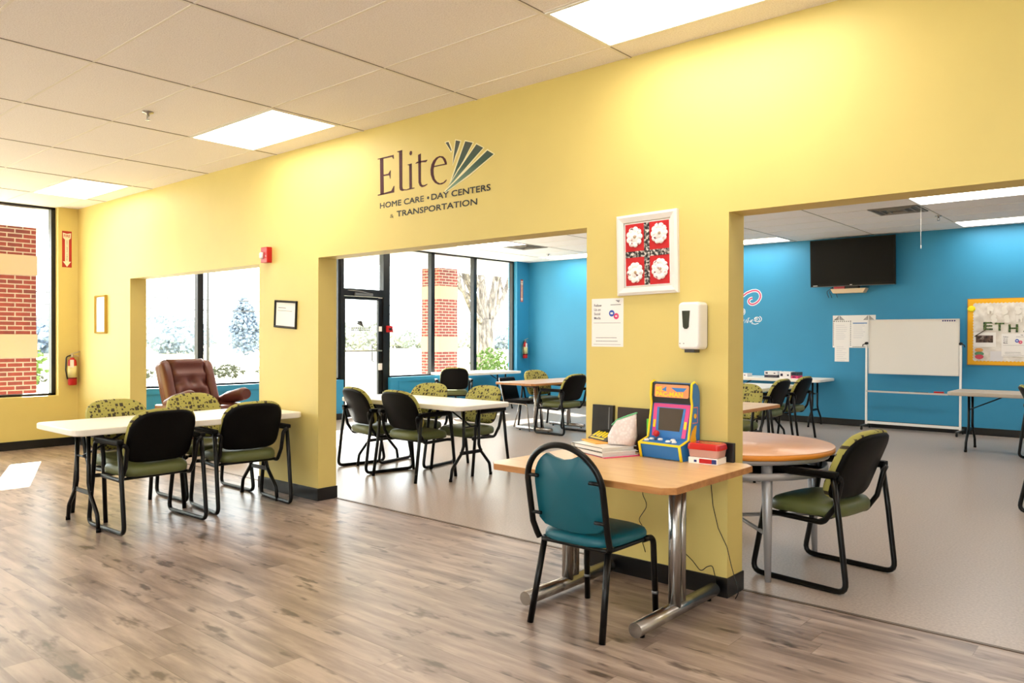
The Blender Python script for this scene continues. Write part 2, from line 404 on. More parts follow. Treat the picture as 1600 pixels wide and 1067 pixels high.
# glazed entrance door with transom
mb = MB(); mb.box(XG - .06, XG + .06, 4.26, 4.33, 0, C); mb.box(XG - .06, XG + .06, 5.21, 5.32, 0, C); mb.box(XG - .06, XG + .06, 4.33, 5.21, 2.15, 2.28); mb.box(XG - .06, XG + .06, 4.33, 5.21, C - .04, C)
dr = struct('door_1', mb, DARKF)
mb = MB(); mb.box(XG - .025, XG + .025, 4.335, 4.385, 0.01, 2.145); mb.box(XG - .025, XG + .025, 5.12, 5.205, 0.01, 2.145); mb.box(XG - .025, XG + .025, 4.385, 5.12, .01, .22); mb.box(XG - .025, XG + .025, 4.385, 5.12, 2.09, 2.145); lf = mb.done('door_leaf', DARKF, dr)
for z0, z1, a, b_ in ((.22, 2.09, 4.385, 5.12), (2.28, C - .04, 4.33, 5.21)):
    mb = MB(); mb.box(XG - .003, XG + .003, a, b_, z0, z1); mb.done('pane', GLASS, dr)
mb = MB(); mb.tube([(XG + .03, 4.36, 1.178), (XG + .07, 4.39, 1.178), (XG + .07, 5.16, 1.178), (XG + .03, 5.19, 1.178)], .014); mb.done('push_bar', M('bar_metal', (150, 146, 130), .35, .7), dr)
mb = MB(); mb.tube(fillet([(XG - .03, 5.06, 1.30), (XG - .08, 5.06, 1.30), (XG - .08, 5.06, .98), (XG - .03, 5.06, .98)], .03), .012); mb.done('pull_handle', GREYM, dr)
mb = MB(); mb.box(XG + .03, XG + .09, 4.55, 4.95, 2.16, 2.21, bev=.01); mb.tube([(XG + .08, 4.9, 2.2), (XG + .12, 4.65, 2.23), (XG + .05, 4.4, 2.25)], .01); mb.done('door_closer', GREYM, dr)
for y, z, a, b_ in ((5.165, 2.16, .045, .03), (5.165, 1.575, .035, .045), (5.165, .885, .05, .06)):
    mb = MB(); mb.box(XG + .0255, XG + .028, y - a, y + a, z - b_, z + b_); mb.done('door_sticker', PAPER, dr)
# small reversed fan decal on the door glass
mb = MB(); ff = F_LEFT(XG + .004); INK = M('decal_ink', (60, 52, 50), .6)
for k, (a, l) in enumerate(((118, .13), (128, .15), (139, .17), (151, .16))):
    r_ = math.radians(a); ox, oz = 4.80, 1.60; d = (math.cos(r_), math.sin(r_)); q = (-d[1], d[0])
    mb.prism([(ox, oz), (ox + d[0] * l + q[0] * .016, oz + d[1] * l + q[1] * .016), (ox + d[0] * l - q[0] * .016, oz + d[1] * l - q[1] * .016)], 0, .0006, ff)
for z, n in ((1.585, 9), (1.55, 11)):
    for k in range(n): quad(mb, ff, 4.53 + k * .42 / n, 4.53 + (k + .75) * .42 / n, z - .008, z + .008, .0006)
mb.done('door_decal', INK, dr)
mb = MB(); mb.box(XG + .06, XG + .10, 5.27, 5.40, 1.515, 1.635, bev=.006); pl = mb.done('alarm_pull_station', RED); tag(pl, 'red fire alarm pull station on the dark frame right beside the glass door', 'fire alarm')
mb = MB(); mb.box(XG + .10, XG + .112, 5.305, 5.365, 1.555, 1.59); mb.done('pull_lever', BLACK, pl)

# ------------------------------------------------------------------ ceiling lights, vents, sprinklers
LM = M('lit_diffuser', (255, 250, 238), .6, emit=(255, 248, 238), es=LAMP)
def ceiling_light(x0, y0, label, grp):
    t = thing('ceiling_light', label, 'ceiling light', (x0 + .631, y0 + .305, C), 0, grp)
    mb = MB(); a, b_ = .62, .296
    for r in ((-a, a, -b_, -b_ + .02), (-a, a, b_ - .02, b_), (-a, -a + .02, -b_ + .02, b_ - .02), (a - .02, a, -b_ + .02, b_ - .02)): mb.box(r[0], r[1], r[2], r[3], -.008, 0)
    mb.done('light_frame', WHITE, t)
    mb = MB(); mb.box(-a + .02, a - .02, -b_ + .02, b_ - .02, -.005, -.001); mb.done('diffuser', LM, t)
G1 = 'ceiling light panels over the wood floor'; G2 = 'ceiling light panels over the vinyl floor'
LAB = {(-10.082, -.835): 'fluorescent ceiling panel in the corner nearest the front window, beside the yellow wall', (-6.296, -.835): 'fluorescent ceiling panel beside the yellow wall, between the window corner and the wall logo',
       (-2.51, -.835): 'large bright fluorescent panel cut off by the top edge, beside the yellow wall', (-10.082, 8.46): 'far fluorescent panel above the blue corner by the fire extinguisher',
       (-6.296, 8.46): 'fluorescent panel against the blue wall just before the television', (-2.51, 8.46): 'fluorescent panel against the blue wall above the bulletin board', (-2.51, 6.02): 'fluorescent panel nearest the wide opening, one row out from the blue wall'}
for x in (-10.082, -6.296, -2.51, 1.276):
    for y in (-.835, -3.885, -6.935): ceiling_light(x, y, LAB.get((x, y), 'fluorescent ceiling panel out of sight over the wood floor'), G1 if (x, y) not in LAB else None)
    for y in (8.46, 6.02, 3.58, 1.14): ceiling_light(x, y, LAB.get((x, y), 'fluorescent ceiling panel hidden behind the yellow wall above the openings'), G2 if (x, y) not in LAB else None)
def vent(x, y, label):
    t = thing('ceiling_vent', label, 'ceiling vent', (x, y, C))
    m_ = M('vent_grey', (150, 142, 134), .5); mb = MB()
    for s_ in (.29, .2, .11):
        for a in range(4):
            R = Matrix.Rotation(a * PI / 2, 4, 'Z'); mb.box(-s_, s_, s_ - .028, s_ - .008, -.012 - (.29 - s_) * .05, -.002, mat=R)
    mb.done('vent_louvres', m_, t); mb = MB(); mb.box(-.295, .295, -.295, .295, -.003, -.0005); mb.done('vent_plate', M('vent_dark', (96, 90, 86), .6), t)
vent(-9.13, 6.93, 'pale square air vent in the ceiling near the front windows'); vent(-2.82, 6.9, 'dark grey square air vent in the ceiling between the light panels and the television')
def sprinkler(x, y, label):
    mb = MB(); mb.lathe([(.04, 0), (.038, -.008), (.012, -.012), (.01, -.03)], seg=16); mb.tube([(-.01, 0, -.028), (-.016, 0, -.045), (-.006, 0, -.06)], .003, 6); mb.tube([(.01, 0, -.028), (.016, 0, -.045), (.006, 0, -.06)], .003, 6)
    mb.lathe([(.018, -.06), (.018, -.063)], seg=12); o = mb.done('sprinkler', CHROME, None, (x, y, C - .0005)); tag(o, label, 'sprinkler')
sprinkler(-5.83, -1.37, 'small chrome fire sprinkler head on the ceiling over the wood floor'); sprinkler(-9.56, 8.14, 'tiny fire sprinkler on the white ceiling near the blue corner'); sprinkler(-2.53, 7.74, 'tiny pale sprinkler on the ceiling between the two right light panels')
mb = MB(); mb.tube([(-2.515, 6.756, C), (-2.515, 6.756, 2.72), (-2.513, 6.757, 2.57)], .0022, 5); mb.lathe([(.001, 2.55), (.006, 2.56), (.006, 2.59), (.001, 2.60)], -2.513, 6.757, 8); tag(mb.done('hanging_string', PAPER), 'thin white string hanging from the ceiling beside a light panel', 'string')

# ------------------------------------------------------------------ wall logo
LET = [[(-4.82, 2.829), (-4.779, 2.83), (-4.773, 2.542), (-4.814, 2.54)], [(-4.848, 2.831), (-4.655, 2.833), (-4.652, 2.802), (-4.661, 2.803), (-4.673, 2.82), (-4.779, 2.821), (-4.82, 2.824), (-4.846, 2.824)], [(-4.786, 2.695), (-4.718, 2.695), (-4.693, 2.72), (-4.69, 2.716), (-4.692, 2.652), (-4.696, 2.653), (-4.707, 2.682), (-4.786, 2.684)], [(-4.847, 2.545), (-4.773, 2.551), (-4.682, 2.557), (-4.652, 2.592), (-4.646, 2.59), (-4.648, 2.541), (-4.845, 2.538)], [(-4.591, 2.848), (-4.555, 2.855), (-4.552, 2.574), (-4.548, 2.558), (-4.534, 2.55), (-4.514, 2.549), (-4.514, 2.543), (-4.553, 2.54), (-4.577, 2.549), (-4.585, 2.566)], [(-4.618, 2.852), (-4.555, 2.855), (-4.556, 2.848), (-4.586, 2.844), (-4.603, 2.845)], [(-4.469, 2.823), (-4.462, 2.831), (-4.452, 2.832), (-4.443, 2.826), (-4.441, 2.815), (-4.445, 2.804), (-4.455, 2.799), (-4.465, 2.802), (-4.471, 2.81)], [(-4.474, 2.73), (-4.445, 2.733), (-4.442, 2.548), (-4.47, 2.546)], [(-4.498, 2.733), (-4.445, 2.736), (-4.446, 2.729), (-4.472, 2.723)], [(-4.516, 2.544), (-4.47, 2.55), (-4.442, 2.55), (-4.413, 2.548), (-4.413, 2.543), (-4.515, 2.539)], [(-4.373, 2.789), (-4.343, 2.796), (-4.342, 2.586), (-4.336, 2.566), (-4.323, 2.555), (-4.302, 2.554), (-4.272, 2.559), (-4.269, 2.554), (-4.297, 2.544), (-4.33, 2.541), (-4.355, 2.555), (-4.368, 2.58)], [(-4.402, 2.731), (-4.382, 2.74), (-4.272, 2.738), (-4.272, 2.733), (-4.289, 2.722), (-4.343, 2.729), (-4.401, 2.727)], [(-4.211, 2.681), (-4.069, 2.682), (-4.063, 2.676), (-4.064, 2.673), (-4.211, 2.673)]]
EF = [(-4.064, 2.674), (-4.082, 2.677), (-4.093, 2.7), (-4.109, 2.724), (-4.131, 2.735), (-4.153, 2.733), (-4.175, 2.719), (-4.193, 2.693), (-4.205, 2.655), (-4.202, 2.617), (-4.19, 2.585), (-4.166, 2.56), (-4.135, 2.545), (-4.099, 2.548), (-4.069, 2.564), (-4.064, 2.559), (-4.086, 2.542), (-4.117, 2.535), (-4.152, 2.538), (-4.188, 2.555), (-4.215, 2.582), (-4.234, 2.622), (-4.237, 2.659), (-4.227, 2.695), (-4.205, 2.723), (-4.176, 2.74), (-4.14, 2.746), (-4.104, 2.738), (-4.078, 2.716), (-4.065, 2.69)]
BLD = [[(-4.078, 2.834), (-4.048, 2.834), (-4.03, 2.8), (-4.016, 2.768), (-4.02, 2.762)], [(-3.972, 2.833), (-3.926, 2.819), (-3.949, 2.769), (-3.978, 2.72), (-4.002, 2.663), (-3.991, 2.734)], [(-3.876, 2.81), (-3.803, 2.788), (-3.894, 2.677), (-3.991, 2.576), (-4.073, 2.485), (-4.012, 2.555), (-3.97, 2.634)], [(-3.766, 2.771), (-3.701, 2.736), (-3.852, 2.635), (-4.073, 2.484), (-3.944, 2.612)], [(-3.661, 2.712), (-3.602, 2.677), (-3.827, 2.572), (-4.077, 2.472), (-4.075, 2.481), (-3.868, 2.596)]]
logo = thing('wall_logo', 'maroon, green and black company lettering with a fan of blades high on the yellow wall', 'sign', (0, 0, 0))
MAR = M('maroon_vinyl', (70, 8, 22), .6, 0, .3); f0 = F_FRONT(0)
mb = MB()
for p in LET[:6] + LET[6:]: mb.prism(p, 0, .0015, f0)
mb.prism(EF, 0, .0015, f0); mb.done('name_lettering', MAR, logo)
def grown(p, g):
    n = len(p); cx = sum(a for a, _ in p) / n; cy = sum(b for _, b in p) / n; out = []
    for i in range(n):
        a = Vector(p[i - 1]); c = Vector(p[i]); d = Vector(p[(i + 1) % n]); e1 = (c - a).normalized(); e2 = (d - c).normalized()
        n1 = Vector((-e1.y, e1.x)); n2 = Vector((-e2.y, e2.x)); q = (n1 + n2)
        q = q.normalized() if q.length > .2 else n1
        out.append(tuple(c + q * g))
    return out
mb = MB(); mb2 = MB()
for ib, p in enumerate(BLD):
    area = sum(p[i - 1][0] * p[i][1] - p[i][0] * p[i - 1][1] for i in range(len(p)))
    mb.prism(grown(p, .011 if area < 0 else -.011), 0, .0006 + ib * .0004, f0); mb2.prism(p, 0, .0008 + ib * .0004, f0)
mb.done('blade_outline', M('cream_vinyl', (238, 228, 180), .5), logo)
m = M('green_vinyl', rough=.5); t_ = NT(m); sp = t_.n('ShaderNodeSeparateXYZ'); t_.put(sp.inputs[0], t_.coord())
t_.color(t_.ramp(t_.m('MULTIPLY', t_.m('SUBTRACT', sp.outputs[2], 2.47), 2.7), [(.0, (120, 150, 124)), (.45, (30, 70, 52)), (.9, (62, 66, 58))])); mb2.done('fan_blades', m, logo)
text('HOME CARE', f0, BLACK, logo, -4.819, 2.432, .045, .508, w=.001, fat=.003)
mb = MB(); mb.prism(circ(-4.262, 2.454, .011, 12), 0, .0015, f0); mb.done('bullet', BLACK, logo)
text('DAY CENTERS', f0, BLACK, logo, -4.226, 2.432, .045, .594, w=.003, fat=.003)
text('&', f0, BLACK, logo, -4.695, 2.347, .03, .04); text('TRANSPORTATION', f0, BLACK, logo, -4.617, 2.348, .045, .857, fat=.003)

# ------------------------------------------------------------------ things on the yellow wall
def frame_on(fn, u0, u1, v0, v1, bw, d, mat, parent, name='picture_frame', bev=True):
    mb = MB(); i = [(u0 + bw, v0 + bw), (u1 - bw, v0 + bw), (u1 - bw, v1 - bw), (u0 + bw, v1 - bw)]; o = [(u0, v0), (u1, v0), (u1, v1), (u0, v1)]
    vs = []; 
    for (ou, ov), (iu, iv) in zip(o, i):
        mu, mv = ou * .65 + iu * .35, ov * .65 + iv * .35
        vs += [fn(ou, ov, 0), fn(ou, ov, d * .75), fn(mu, mv, d), fn(iu, iv, d * .6), fn(iu, iv, 0)]
    fs = []
    for k in range(4):
        a, b_ = k * 5, ((k + 1) % 4) * 5
        for q in range(5): fs.append((a + q, b_ + q, b_ + (q + 1) % 5, a + (q + 1) % 5))
    mb.faces(vs, fs); return mb.done(name, mat, parent)
# craft picture
def tilted(y0, cu, cv, ang):
    ca, sa = math.cos(ang), math.sin(ang)
    return lambda u, v, w: Vector((cu + (u * ca - v * sa), y0 - w, cv + (u * sa + v * ca)))
art = thing('framed_artwork', 'white framed red craft picture with four paper flowers on the yellow pillar', 'picture')
fa = tilted(0, -2.377, 1.908, math.radians(1.2)); WF = M('distressed_white_frame', (232, 226, 220), .6)
frame_on(fa, -.203, .203, -.238, .238, .045, .03, WF, art)
mb = MB(); quad(mb, fa, -.155, .155, -.19, .19, .010); quad(mb, fa, -.15, .15, -.185, .185, .012); mb.done('mat_board', PAPER, art)
mb = MB(); quad(mb, fa, -.146, .146, -.182, .182, .014); mb.done('red_backing', M('red_card', (196, 24, 30), .7), art)
m = M('black_floral_ribbon', rough=.7); t_ = NT(m); t_.color(t_.ramp(t_.noise(t_.coord(), 60, 2), [(.45, (30, 28, 30)), (.56, (150, 142, 136)), (.62, (220, 212, 205))]))
mb = MB(); quad(mb, fa, -.018, .018, -.182, .182, .0165); quad(mb, fa, -.146, .146, -.016, .02, .0158); mb.done('ribbon_cross', m, art)
m = M('flower_paper', rough=.7); t_ = NT(m); t_.color(t_.ramp(t_.noise(t_.coord(), 45, 2), [(.32, (88, 60, 64)), (.37, (236, 190, 190)), (.42, (246, 240, 238))]))
for (u, v, n) in ((-.082, .104, 9), (.084, .110, 10), (-.08, -.106, 10), (.086, -.096, 11)):
    mb = MB()
    for k in range(n):
        a = 2 * PI * k / n; cu, cv = u + .038 * math.cos(a), v + .044 * math.sin(a)
        mb.pad(circ(cu, cv, .019, 10), fa, [(1, .017), (.9, .021), (.3, .0235)])
    mb.pad(circ(u, v, .034, 14), fa, [(1, .017), (.8, .024)]); fl = mb.done('paper_flower', m, art)
    mb = MB(); mb.pad(circ(u + .005, v, .010, 12), fa, [(1, .024), (.7, .030)]); mb.done('button', M('tan_button', (186, 160, 130), .5), fl)
# poster
po = thing('poster', 'white paper poster about social media taped below the craft picture', 'poster')
mb = MB(); quad(mb, f0, -2.776, -2.546, 1.361, 1.655, .0015); mb.done('sheet', PAPER, po)
INKD = M('dark_ink', (40, 30, 60), .7)
def social_poster(fn, u0, u1, v0, v1, parent, k=1.):
    W = u1 - u0; H = v1 - v0
    for i, s_ in enumerate(('Follow', 'Us on', 'Social', 'Media')): text(s_, fn, INKD, parent, u0 + .08 * W, v1 - (.165 + .088 * i) * H, .055 * H, w=.0022, bold=.012)
    mb = MB(); mb.prism(circ(u0 + .64 * W, v1 - .31 * H, .085 * W, 20), 0, .0024, fn); mb.done('blue_bubble', M('blue_ink', (40, 80, 180), .6), parent)
    mb = MB(); mb.prism(circ(u0 + .78 * W, v1 - .37 * H, .08 * W, 20), 0, .0024, fn); mb.done('pink_bubble', M('pink_ink', (214, 60, 110), .6), parent)
    mb = MB(); quad(mb, fn, u0 + .6 * W, u0 + .68 * W, v1 - .33 * H, v1 - .29 * H, .003); quad(mb, fn, u0 + .75 * W, u0 + .81 * W, v1 - .385 * H, v1 - .355 * H, .003)
    mb.done('bubble_mark', PAPER, parent)
    mb = MB()
    for z in (.51, .955): quad(mb, fn, u0 + .06 * W, u0 + .92 * W, v1 - z * H, v1 - (z - .006) * H, .002)
    for z, a, b_ in ((.82, .14, .8), (.89, .14, .82)):
        q = a
        while q < b_: e = q + random.uniform(.02, .05); quad(mb, fn, u0 + q * W, u0 + min(e, b_) * W, v1 - z * H, v1 - (z - .012) * H, .002); q = e + .012
    for a in range(3): mb.prism([(u0 + .86 * W, v1 - .09 * H), (u0 + (.76 + .05 * a) * W, v1 - .045 * H), (u0 + (.79 + .05 * a) * W, v1 - .04 * H)], 0, .002, fn)
    quad(mb, fn, u0 + .6 * W, u0 + .92 * W, v1 - .14 * H, v1 - .128 * H, .002)
    mb.done('fine_print', M('grey_ink', (90, 84, 96), .7), parent)
social_poster(f0, -2.776, -2.546, 1.361, 1.655, po)
# soap dispenser
ds = thing('soap_dispenser', 'white wall-mounted soap dispenser with dark window on the yellow pillar', 'dispenser')
fd = F_FRONT(0); mb = MB(); mb.pad(rrect(-2.118, -1.995, 1.35, 1.61, .018), fd, [(.97, 0), (.98, .012), (.98, .014)], smooth=False); mb.done('back_plate', M('dark_grey_plastic', (60, 58, 58), .4), ds)
mb = MB(); mb.pad(rrect(-2.122, -1.993, 1.352, 1.614, .022), fd, [(1, .013), (1, .085), (.97, .102), (.9, .108)], smooth=False); mb.done('cover', M('gloss_white', (242, 240, 238), .2), ds)
mb = MB(); mb.prism([(-2.096, 1.565), (-2.048, 1.565), (-2.055, 1.475), (-2.065, 1.465), (-2.08, 1.465), (-2.09, 1.475)], .106, .1105, fd); mb.done('level_window', M('smoked_window', (52, 56, 44), .15), ds)
mb = MB(); mb.box(-2.09, -2.03, -.09, -.03, 1.335, 1.353); mb.done('nozzle', M('dark_grey_plastic'), ds)
for u in (-2.108, -2.085):
    mb = MB(); mb.prism(circ(u, 1.385, .003, 8), .1, .1102, fd); mb.done('indicator', GREYM, ds)
# fire alarm strobe
al = thing('fire_alarm', 'red fire alarm strobe high on the yellow wall above the black frame', 'fire alarm')
mb = MB(); mb.box(-6.47, -6.365, -.055, 0, 2.10, 2.245, bev=.008); mb.done('housing', RED, al)
mb = MB(); mb.pad(rrect(-6.462, -6.42, 2.135, 2.20, .01), F_FRONT(-.055), [(1, 0), (.9, .018), (.6, .026)]); mb.done('strobe_lens', M('clear_lens', (235, 232, 228), .1), al)
text('FIRE', F_FRONT(-.055), PAPER, al, -6.395, 2.15, .018, .022, w=.0006)
# certificate frame
ce = thing('certificate_frame', 'small black framed certificate hanging slightly crooked on the yellow wall', 'picture')
fc = tilted(0, -6.134, 1.62, math.radians(-3.5)); frame_on(fc, -.175, .175, -.125, .125, .02, .02, BLACK, ce)
mb = MB(); quad(mb, fc, -.16, .16, -.11, .11, .006); mb.done('certificate', PAPER, ce)
mb = MB(); quad(mb, fc, -.12, .0, .055, .06, .0066); quad(mb, fc, -.13, .1, .03, .033, .0066); mb.done('certificate_print', M('grey_ink'), ce)
# gilt frame near the corner
gf = thing('gilt_frame', 'narrow gilt frame on the yellow wall near the window corner, its glass reflection painted white', 'picture')
frame_on(f0, -10.37, -10.05, 1.455, 1.93, .022, .035, M('gilt', (196, 160, 70), .35, .6), gf); mb = MB(); quad(mb, f0, -10.35, -10.07, 1.475, 1.91, .014); mb.done('painted_reflection', M('reflection_white', (244, 243, 240), .12), gf)  # white fill paints the reflection in the frame's glass
# extinguisher signs and extinguishers
def ext_sign(fn, u0, u1, v0, v1, label, full=True):
    t = thing('extinguisher_sign', label, 'sign'); W = u1 - u0; H = v1 - v0; c = (u0 + u1) / 2
    mb = MB(); quad(mb, fn, u0, u1, v0, v1, .002); mb.done('sign_board', M('sign_red', (176, 40, 26), .5), t)
    mb = MB(); a = .36 * W
    mb.prism([(u0 + .08 * W, v1 - .05 * H), (c, v1 - .075 * H), (u1 - .08 * W, v1 - .05 * H), (u1 - .1 * W, v1 - .19 * H), (c + .2 * W, v1 - .24 * H), (c + .2 * W, v0 + .16 * H), (u1 - .08 * W, v0 + .16 * H), (c, v0 + .015 * H), (u0 + .08 * W, v0 + .16 * H), (c - .2 * W, v0 + .16 * H), (c - .2 * W, v1 - .24 * H), (u0 + .1 * W, v1 - .19 * H)], .002, .0032, fn)
    mb.done('arrow', M('sign_cream', (244, 226, 196), .5), t)
    text('FIRE', fn, M('sign_red'), t, c, v1 - .17 * H, .075 * H, .66 * W, w=.004, align='CENTER', bold=.02)
    for i, ch in enumerate('EXTINGUISHER'): text(ch, fn, BLACK, t, c, v1 - (.29 + .0475 * i) * H, .034 * H, w=.004, align='CENTER', bold=.02)
ext_sign(F_LEFT(X0), -.19, -.075, 2.315, 2.785, 'red and cream fire extinguisher arrow sign on the yellow corner pier')
ext_sign(F_LEFT(X0), 8.975, 9.06, 2.21, 2.70, 'fire extinguisher arrow sign on the blue corner pier')
def extinguisher(x, y, z, label):
    t = thing('fire_extinguisher', label, 'fire extinguisher', (x, y, z))
    mb = MB(); mb.lathe([(.0, 0), (.045, 0), (.052, .01), (.052, .29), (.045, .325), (.022, .345), (.022, .355)], .06, 0, 20); mb.done('cylinder_body', RED, t)
    mb = MB(); mb.lathe([(.053, .10), (.053, .25)], .06, 0, 20); mb.done('instruction_label', M('label_yellow', (226, 214, 150), .5), t)
    mb = MB(); mb.lathe([(.0525, .085), (.0545, .085), (.0545, .095), (.0525, .095)], .06, 0, 20); mb.done('strap', BLACK, t)
    mb = MB(); mb.lathe([(.018, .35), (.018, .39), (.01, .40)], .06, 0, 12); mb.prism([(-.02, .395), (.09, .43), (.09, .44), (-.02, .41)], -.012, .012, lambda u, v, w_: Vector((.06 + w_, u, v))); mb.prism([(-.02, .38), (.08, .37), (.08, .38), (-.02, .392)], -.01, .01, lambda u, v, w_: Vector((.06 + w_, u, v)))
    mb.done('valve_handle', M('valve_metal', (190, 180, 160), .35, .7), t)
    mb = MB(); mb.tube(fillet([(.06, -.02, .385), (.07, -.075, .37), (.08, -.085, .2), (.08, -.065, .08)], .04), .009, 8); mb.done('hose', BLACK, t)
    mb = MB(); mb.box(.112, .114, -.045, .0, .23, .33); mb.done('service_tag', PAPER, t)
extinguisher(X0, -.09, .785, 'red fire extinguisher with black hose and paper tag hanging on the yellow corner pier')
extinguisher(X0, 9.07, .975, 'red fire extinguisher hanging on the blue pier in the far corner')

# ------------------------------------------------------------------ furniture builders
def folding_table(L, W, H, top, label, loc, rz, inset=.2):
    tr_ = .0155
    t = thing('folding_table', label, 'table', loc, rz)
    mb = MB(); mb.pad(rrect(-L / 2, L / 2, -W / 2, W / 2, .06, 6), ID, [(.985, H - .048), (1, H - .040), (1, H - .006), (.992, H)], smooth=False); mb.done('tabletop', top, t)
    for s_ in (-1, 1):
        x = s_ * (L / 2 - inset); mb = MB()
        for q in (-1, 1):
            mb.tube(fillet([(x, q * .11, H - .045), (x, q * .11, .33), (x, q * .14, .26), (x, q * .27, .12), (x, q * .29, .0)], .06, 4), tr_, 8)
        mb.box(x - .004, x + .004, -.16, .16, .245, .28); mb.tube([(x, -.11, .52), (x, .11, .52)], .008, 6); mb.tube([(x, 0, .52), (x - s_ * .38, 0, H - .05)], .009, 6)
        mb.box(x - .03, x + .03, -.16, .16, H - .055, H - .045); lg = mb.done('leg_frame', BLK, t)
        mb = MB()
        for q in (-1, 1): mb.cyl((x, q * .29, 0), (x, q * .29, .028), .017, 10)
        mb.done('foot_cap', SHELL, lg)
    return t
def t_table(L, W, H, top, edge, label, loc, rz, post_in, foot_r=.036, metal=CHROME, two=True, th=.032):
    """laminate table on two T legs; the feet run along the short side (local y)"""
    t = thing('laminate_table', label, 'table', loc, rz)
    cc = .05; ol = [(-L / 2 + cc, -W / 2), (L / 2 - cc, -W / 2), (L / 2, -W / 2 + cc), (L / 2, W / 2 - cc), (L / 2 - cc, W / 2), (-L / 2 + cc, W / 2), (-L / 2, W / 2 - cc), (-L / 2, -W / 2 + cc)]
    mb = MB(); mb.prism(ol, H - th, H - .002, ID); mb.done('edge_band', edge, t)
    mb = MB(); mb.prism([(a * .997, b_ * .995) for a, b_ in ol], H - .0019, H, ID); mb.done('tabletop', top, t)
    for s_ in (-1, 1):
        x = s_ * (L / 2 - post_in); mb = MB()
        mb.cyl((x, -W / 2 + .06, foot_r + .012), (x, W / 2 - .04, foot_r + .012), foot_r, 18)
        mb.cyl((x, -.02, foot_r), (x, -.02, H - th), .032, 16)
        if two: mb.cyl((x, .055, foot_r), (x, .055, H - th), .02, 12)
        mb.box(x - .05, x + .05, -.25, .25, H - th - .012, H - th)
        lg = mb.done('leg', metal, t); mb = MB()
        for y in (-W / 2 + .12, W / 2 - .1): mb.cyl((x, y, 0), (x, y, .02), .014, 8)
        mb.done('glide', SHELL, lg)
    return t
def back_outline(n=32, w=.255, z0=.49, z1=.885, sq=0.):
    """wide dome outline of the guest chair back in (y, s)"""
    H = z1 - z0; out = []
    for k in range(n):
        a = 2 * PI * k / n; c, s_ = math.cos(a), math.sin(a)
        e = .62 if s_ > 0 else .38
        out.append((w * math.copysign(abs(c) ** (.4 if s_ < 0 else .6), c), H / 2 + (H / 2) * math.copysign(abs(s_) ** e, s_)))
    return out
def back_fn(y, s_, w_):
    # s_: distance up the back from z=.49 ; w_: forward offset; the back leans and is slightly cupped
    lean = .41; x = -.165 - s_ * lean + .02 * math.sin(s_ * 8) * .3 + .55 * y * y
    return Vector((x + w_ * .94, y, .49 + s_ * 1.0 - 0 + w_ * .3))
def guest_chair(sled, label, loc=(0, 0, 0), rz=0., grp=None):
    t = thing('guest_chair', label, 'chair', loc, rz, grp)
    ol = [(a, b_) for a, b_ in back_outline()]
    mb = MB(); mb.pad(ol, back_fn, [(.96, .0), (1.0, .008), (1.0, .03), (.965, .046), (.85, .054), (.5, .056)]); mb.done('backrest', FAB, t)
    mb = MB(); mb.pad([(a * .985, .197 + (b_ - .197) * .975 - .004) for a, b_ in ol], back_fn, [(.9, -.02), (.97, -.014), (1.0, .0), (1., .006)]); mb.done('back_shell', SHELL, t)
    so = []
    for k in range(32):
        a = 2 * PI * k / 32; c, s_ = math.cos(a), math.sin(a)
        so.append((.02 + .235 * math.copysign(abs(c) ** .5, c), .25 * math.copysign(abs(s_) ** .5, s_) * (1.0 + .04 * (c > 0))))
    mb = MB(); mb.pad(so, lambda u, v, w_: Vector((u, v, w_ - max(0, u - .12) * .12)), [(.93, .395), (.99, .405), (1., .43), (.985, .455), (.93, .472), (.75, .481), (.4, .485)]); mb.done('seat', GREENV, t)
    for q in (-1, 1):
        y = q * .31; mb = MB()
        rear = [(-.235, y, .655), (-.262, y, .25), (-.30, y, .0)]
        if sled:
            pts = fillet([(-.21, y, .648), (-.245, y, .40), (-.29, y, .0165), (.29, y, .0165), (.225, y, .34), (.175, y, .642), (-.2, y, .648)], .055, 5)
            mb.tube(pts, .0165, 10); mb.done('leg_frame', BLK, t)
        else:
            mb.tube(fillet([(-.20, y, .648), (.165, y, .642), (.195, y, .50), (.25, y * 1.03, 0)], .045, 5), .0165, 10); mb.done('leg', BLK, t)
            mb = MB(); mb.tube([(-.215, y, .648), (-.25, y * 1.01, .35), (-.30, y * 1.03, 0)], .0165, 10); mb.done('leg', BLK, t)
        mb = MB(); mb.box(-.235, .155, y - .025, y + .025, .642, .676, bev=.012); mb.done('armrest', SHELL, t)
    mb = MB()
    for q in (-1, 1):
        mb.tube(fillet([(.225, q * .305, .375), (.19, q * .262, .378), (-.13, q * .262, .37), (-.20, q * .262, .47), (-.235, q * .265, .62), (-.235, q * .30, .645)], .05, 5), .0155, 10)
    mb.tube([(.16, -.262, .378), (.16, .262, .378)], .011, 8); mb.tube([(-.1, -.262, .375), (-.1, .262, .375)], .011, 8)
    mb.box(-.12, .18, -.2, .2, .385, .397); mb.done('seat_frame', BLK, t)
    return t

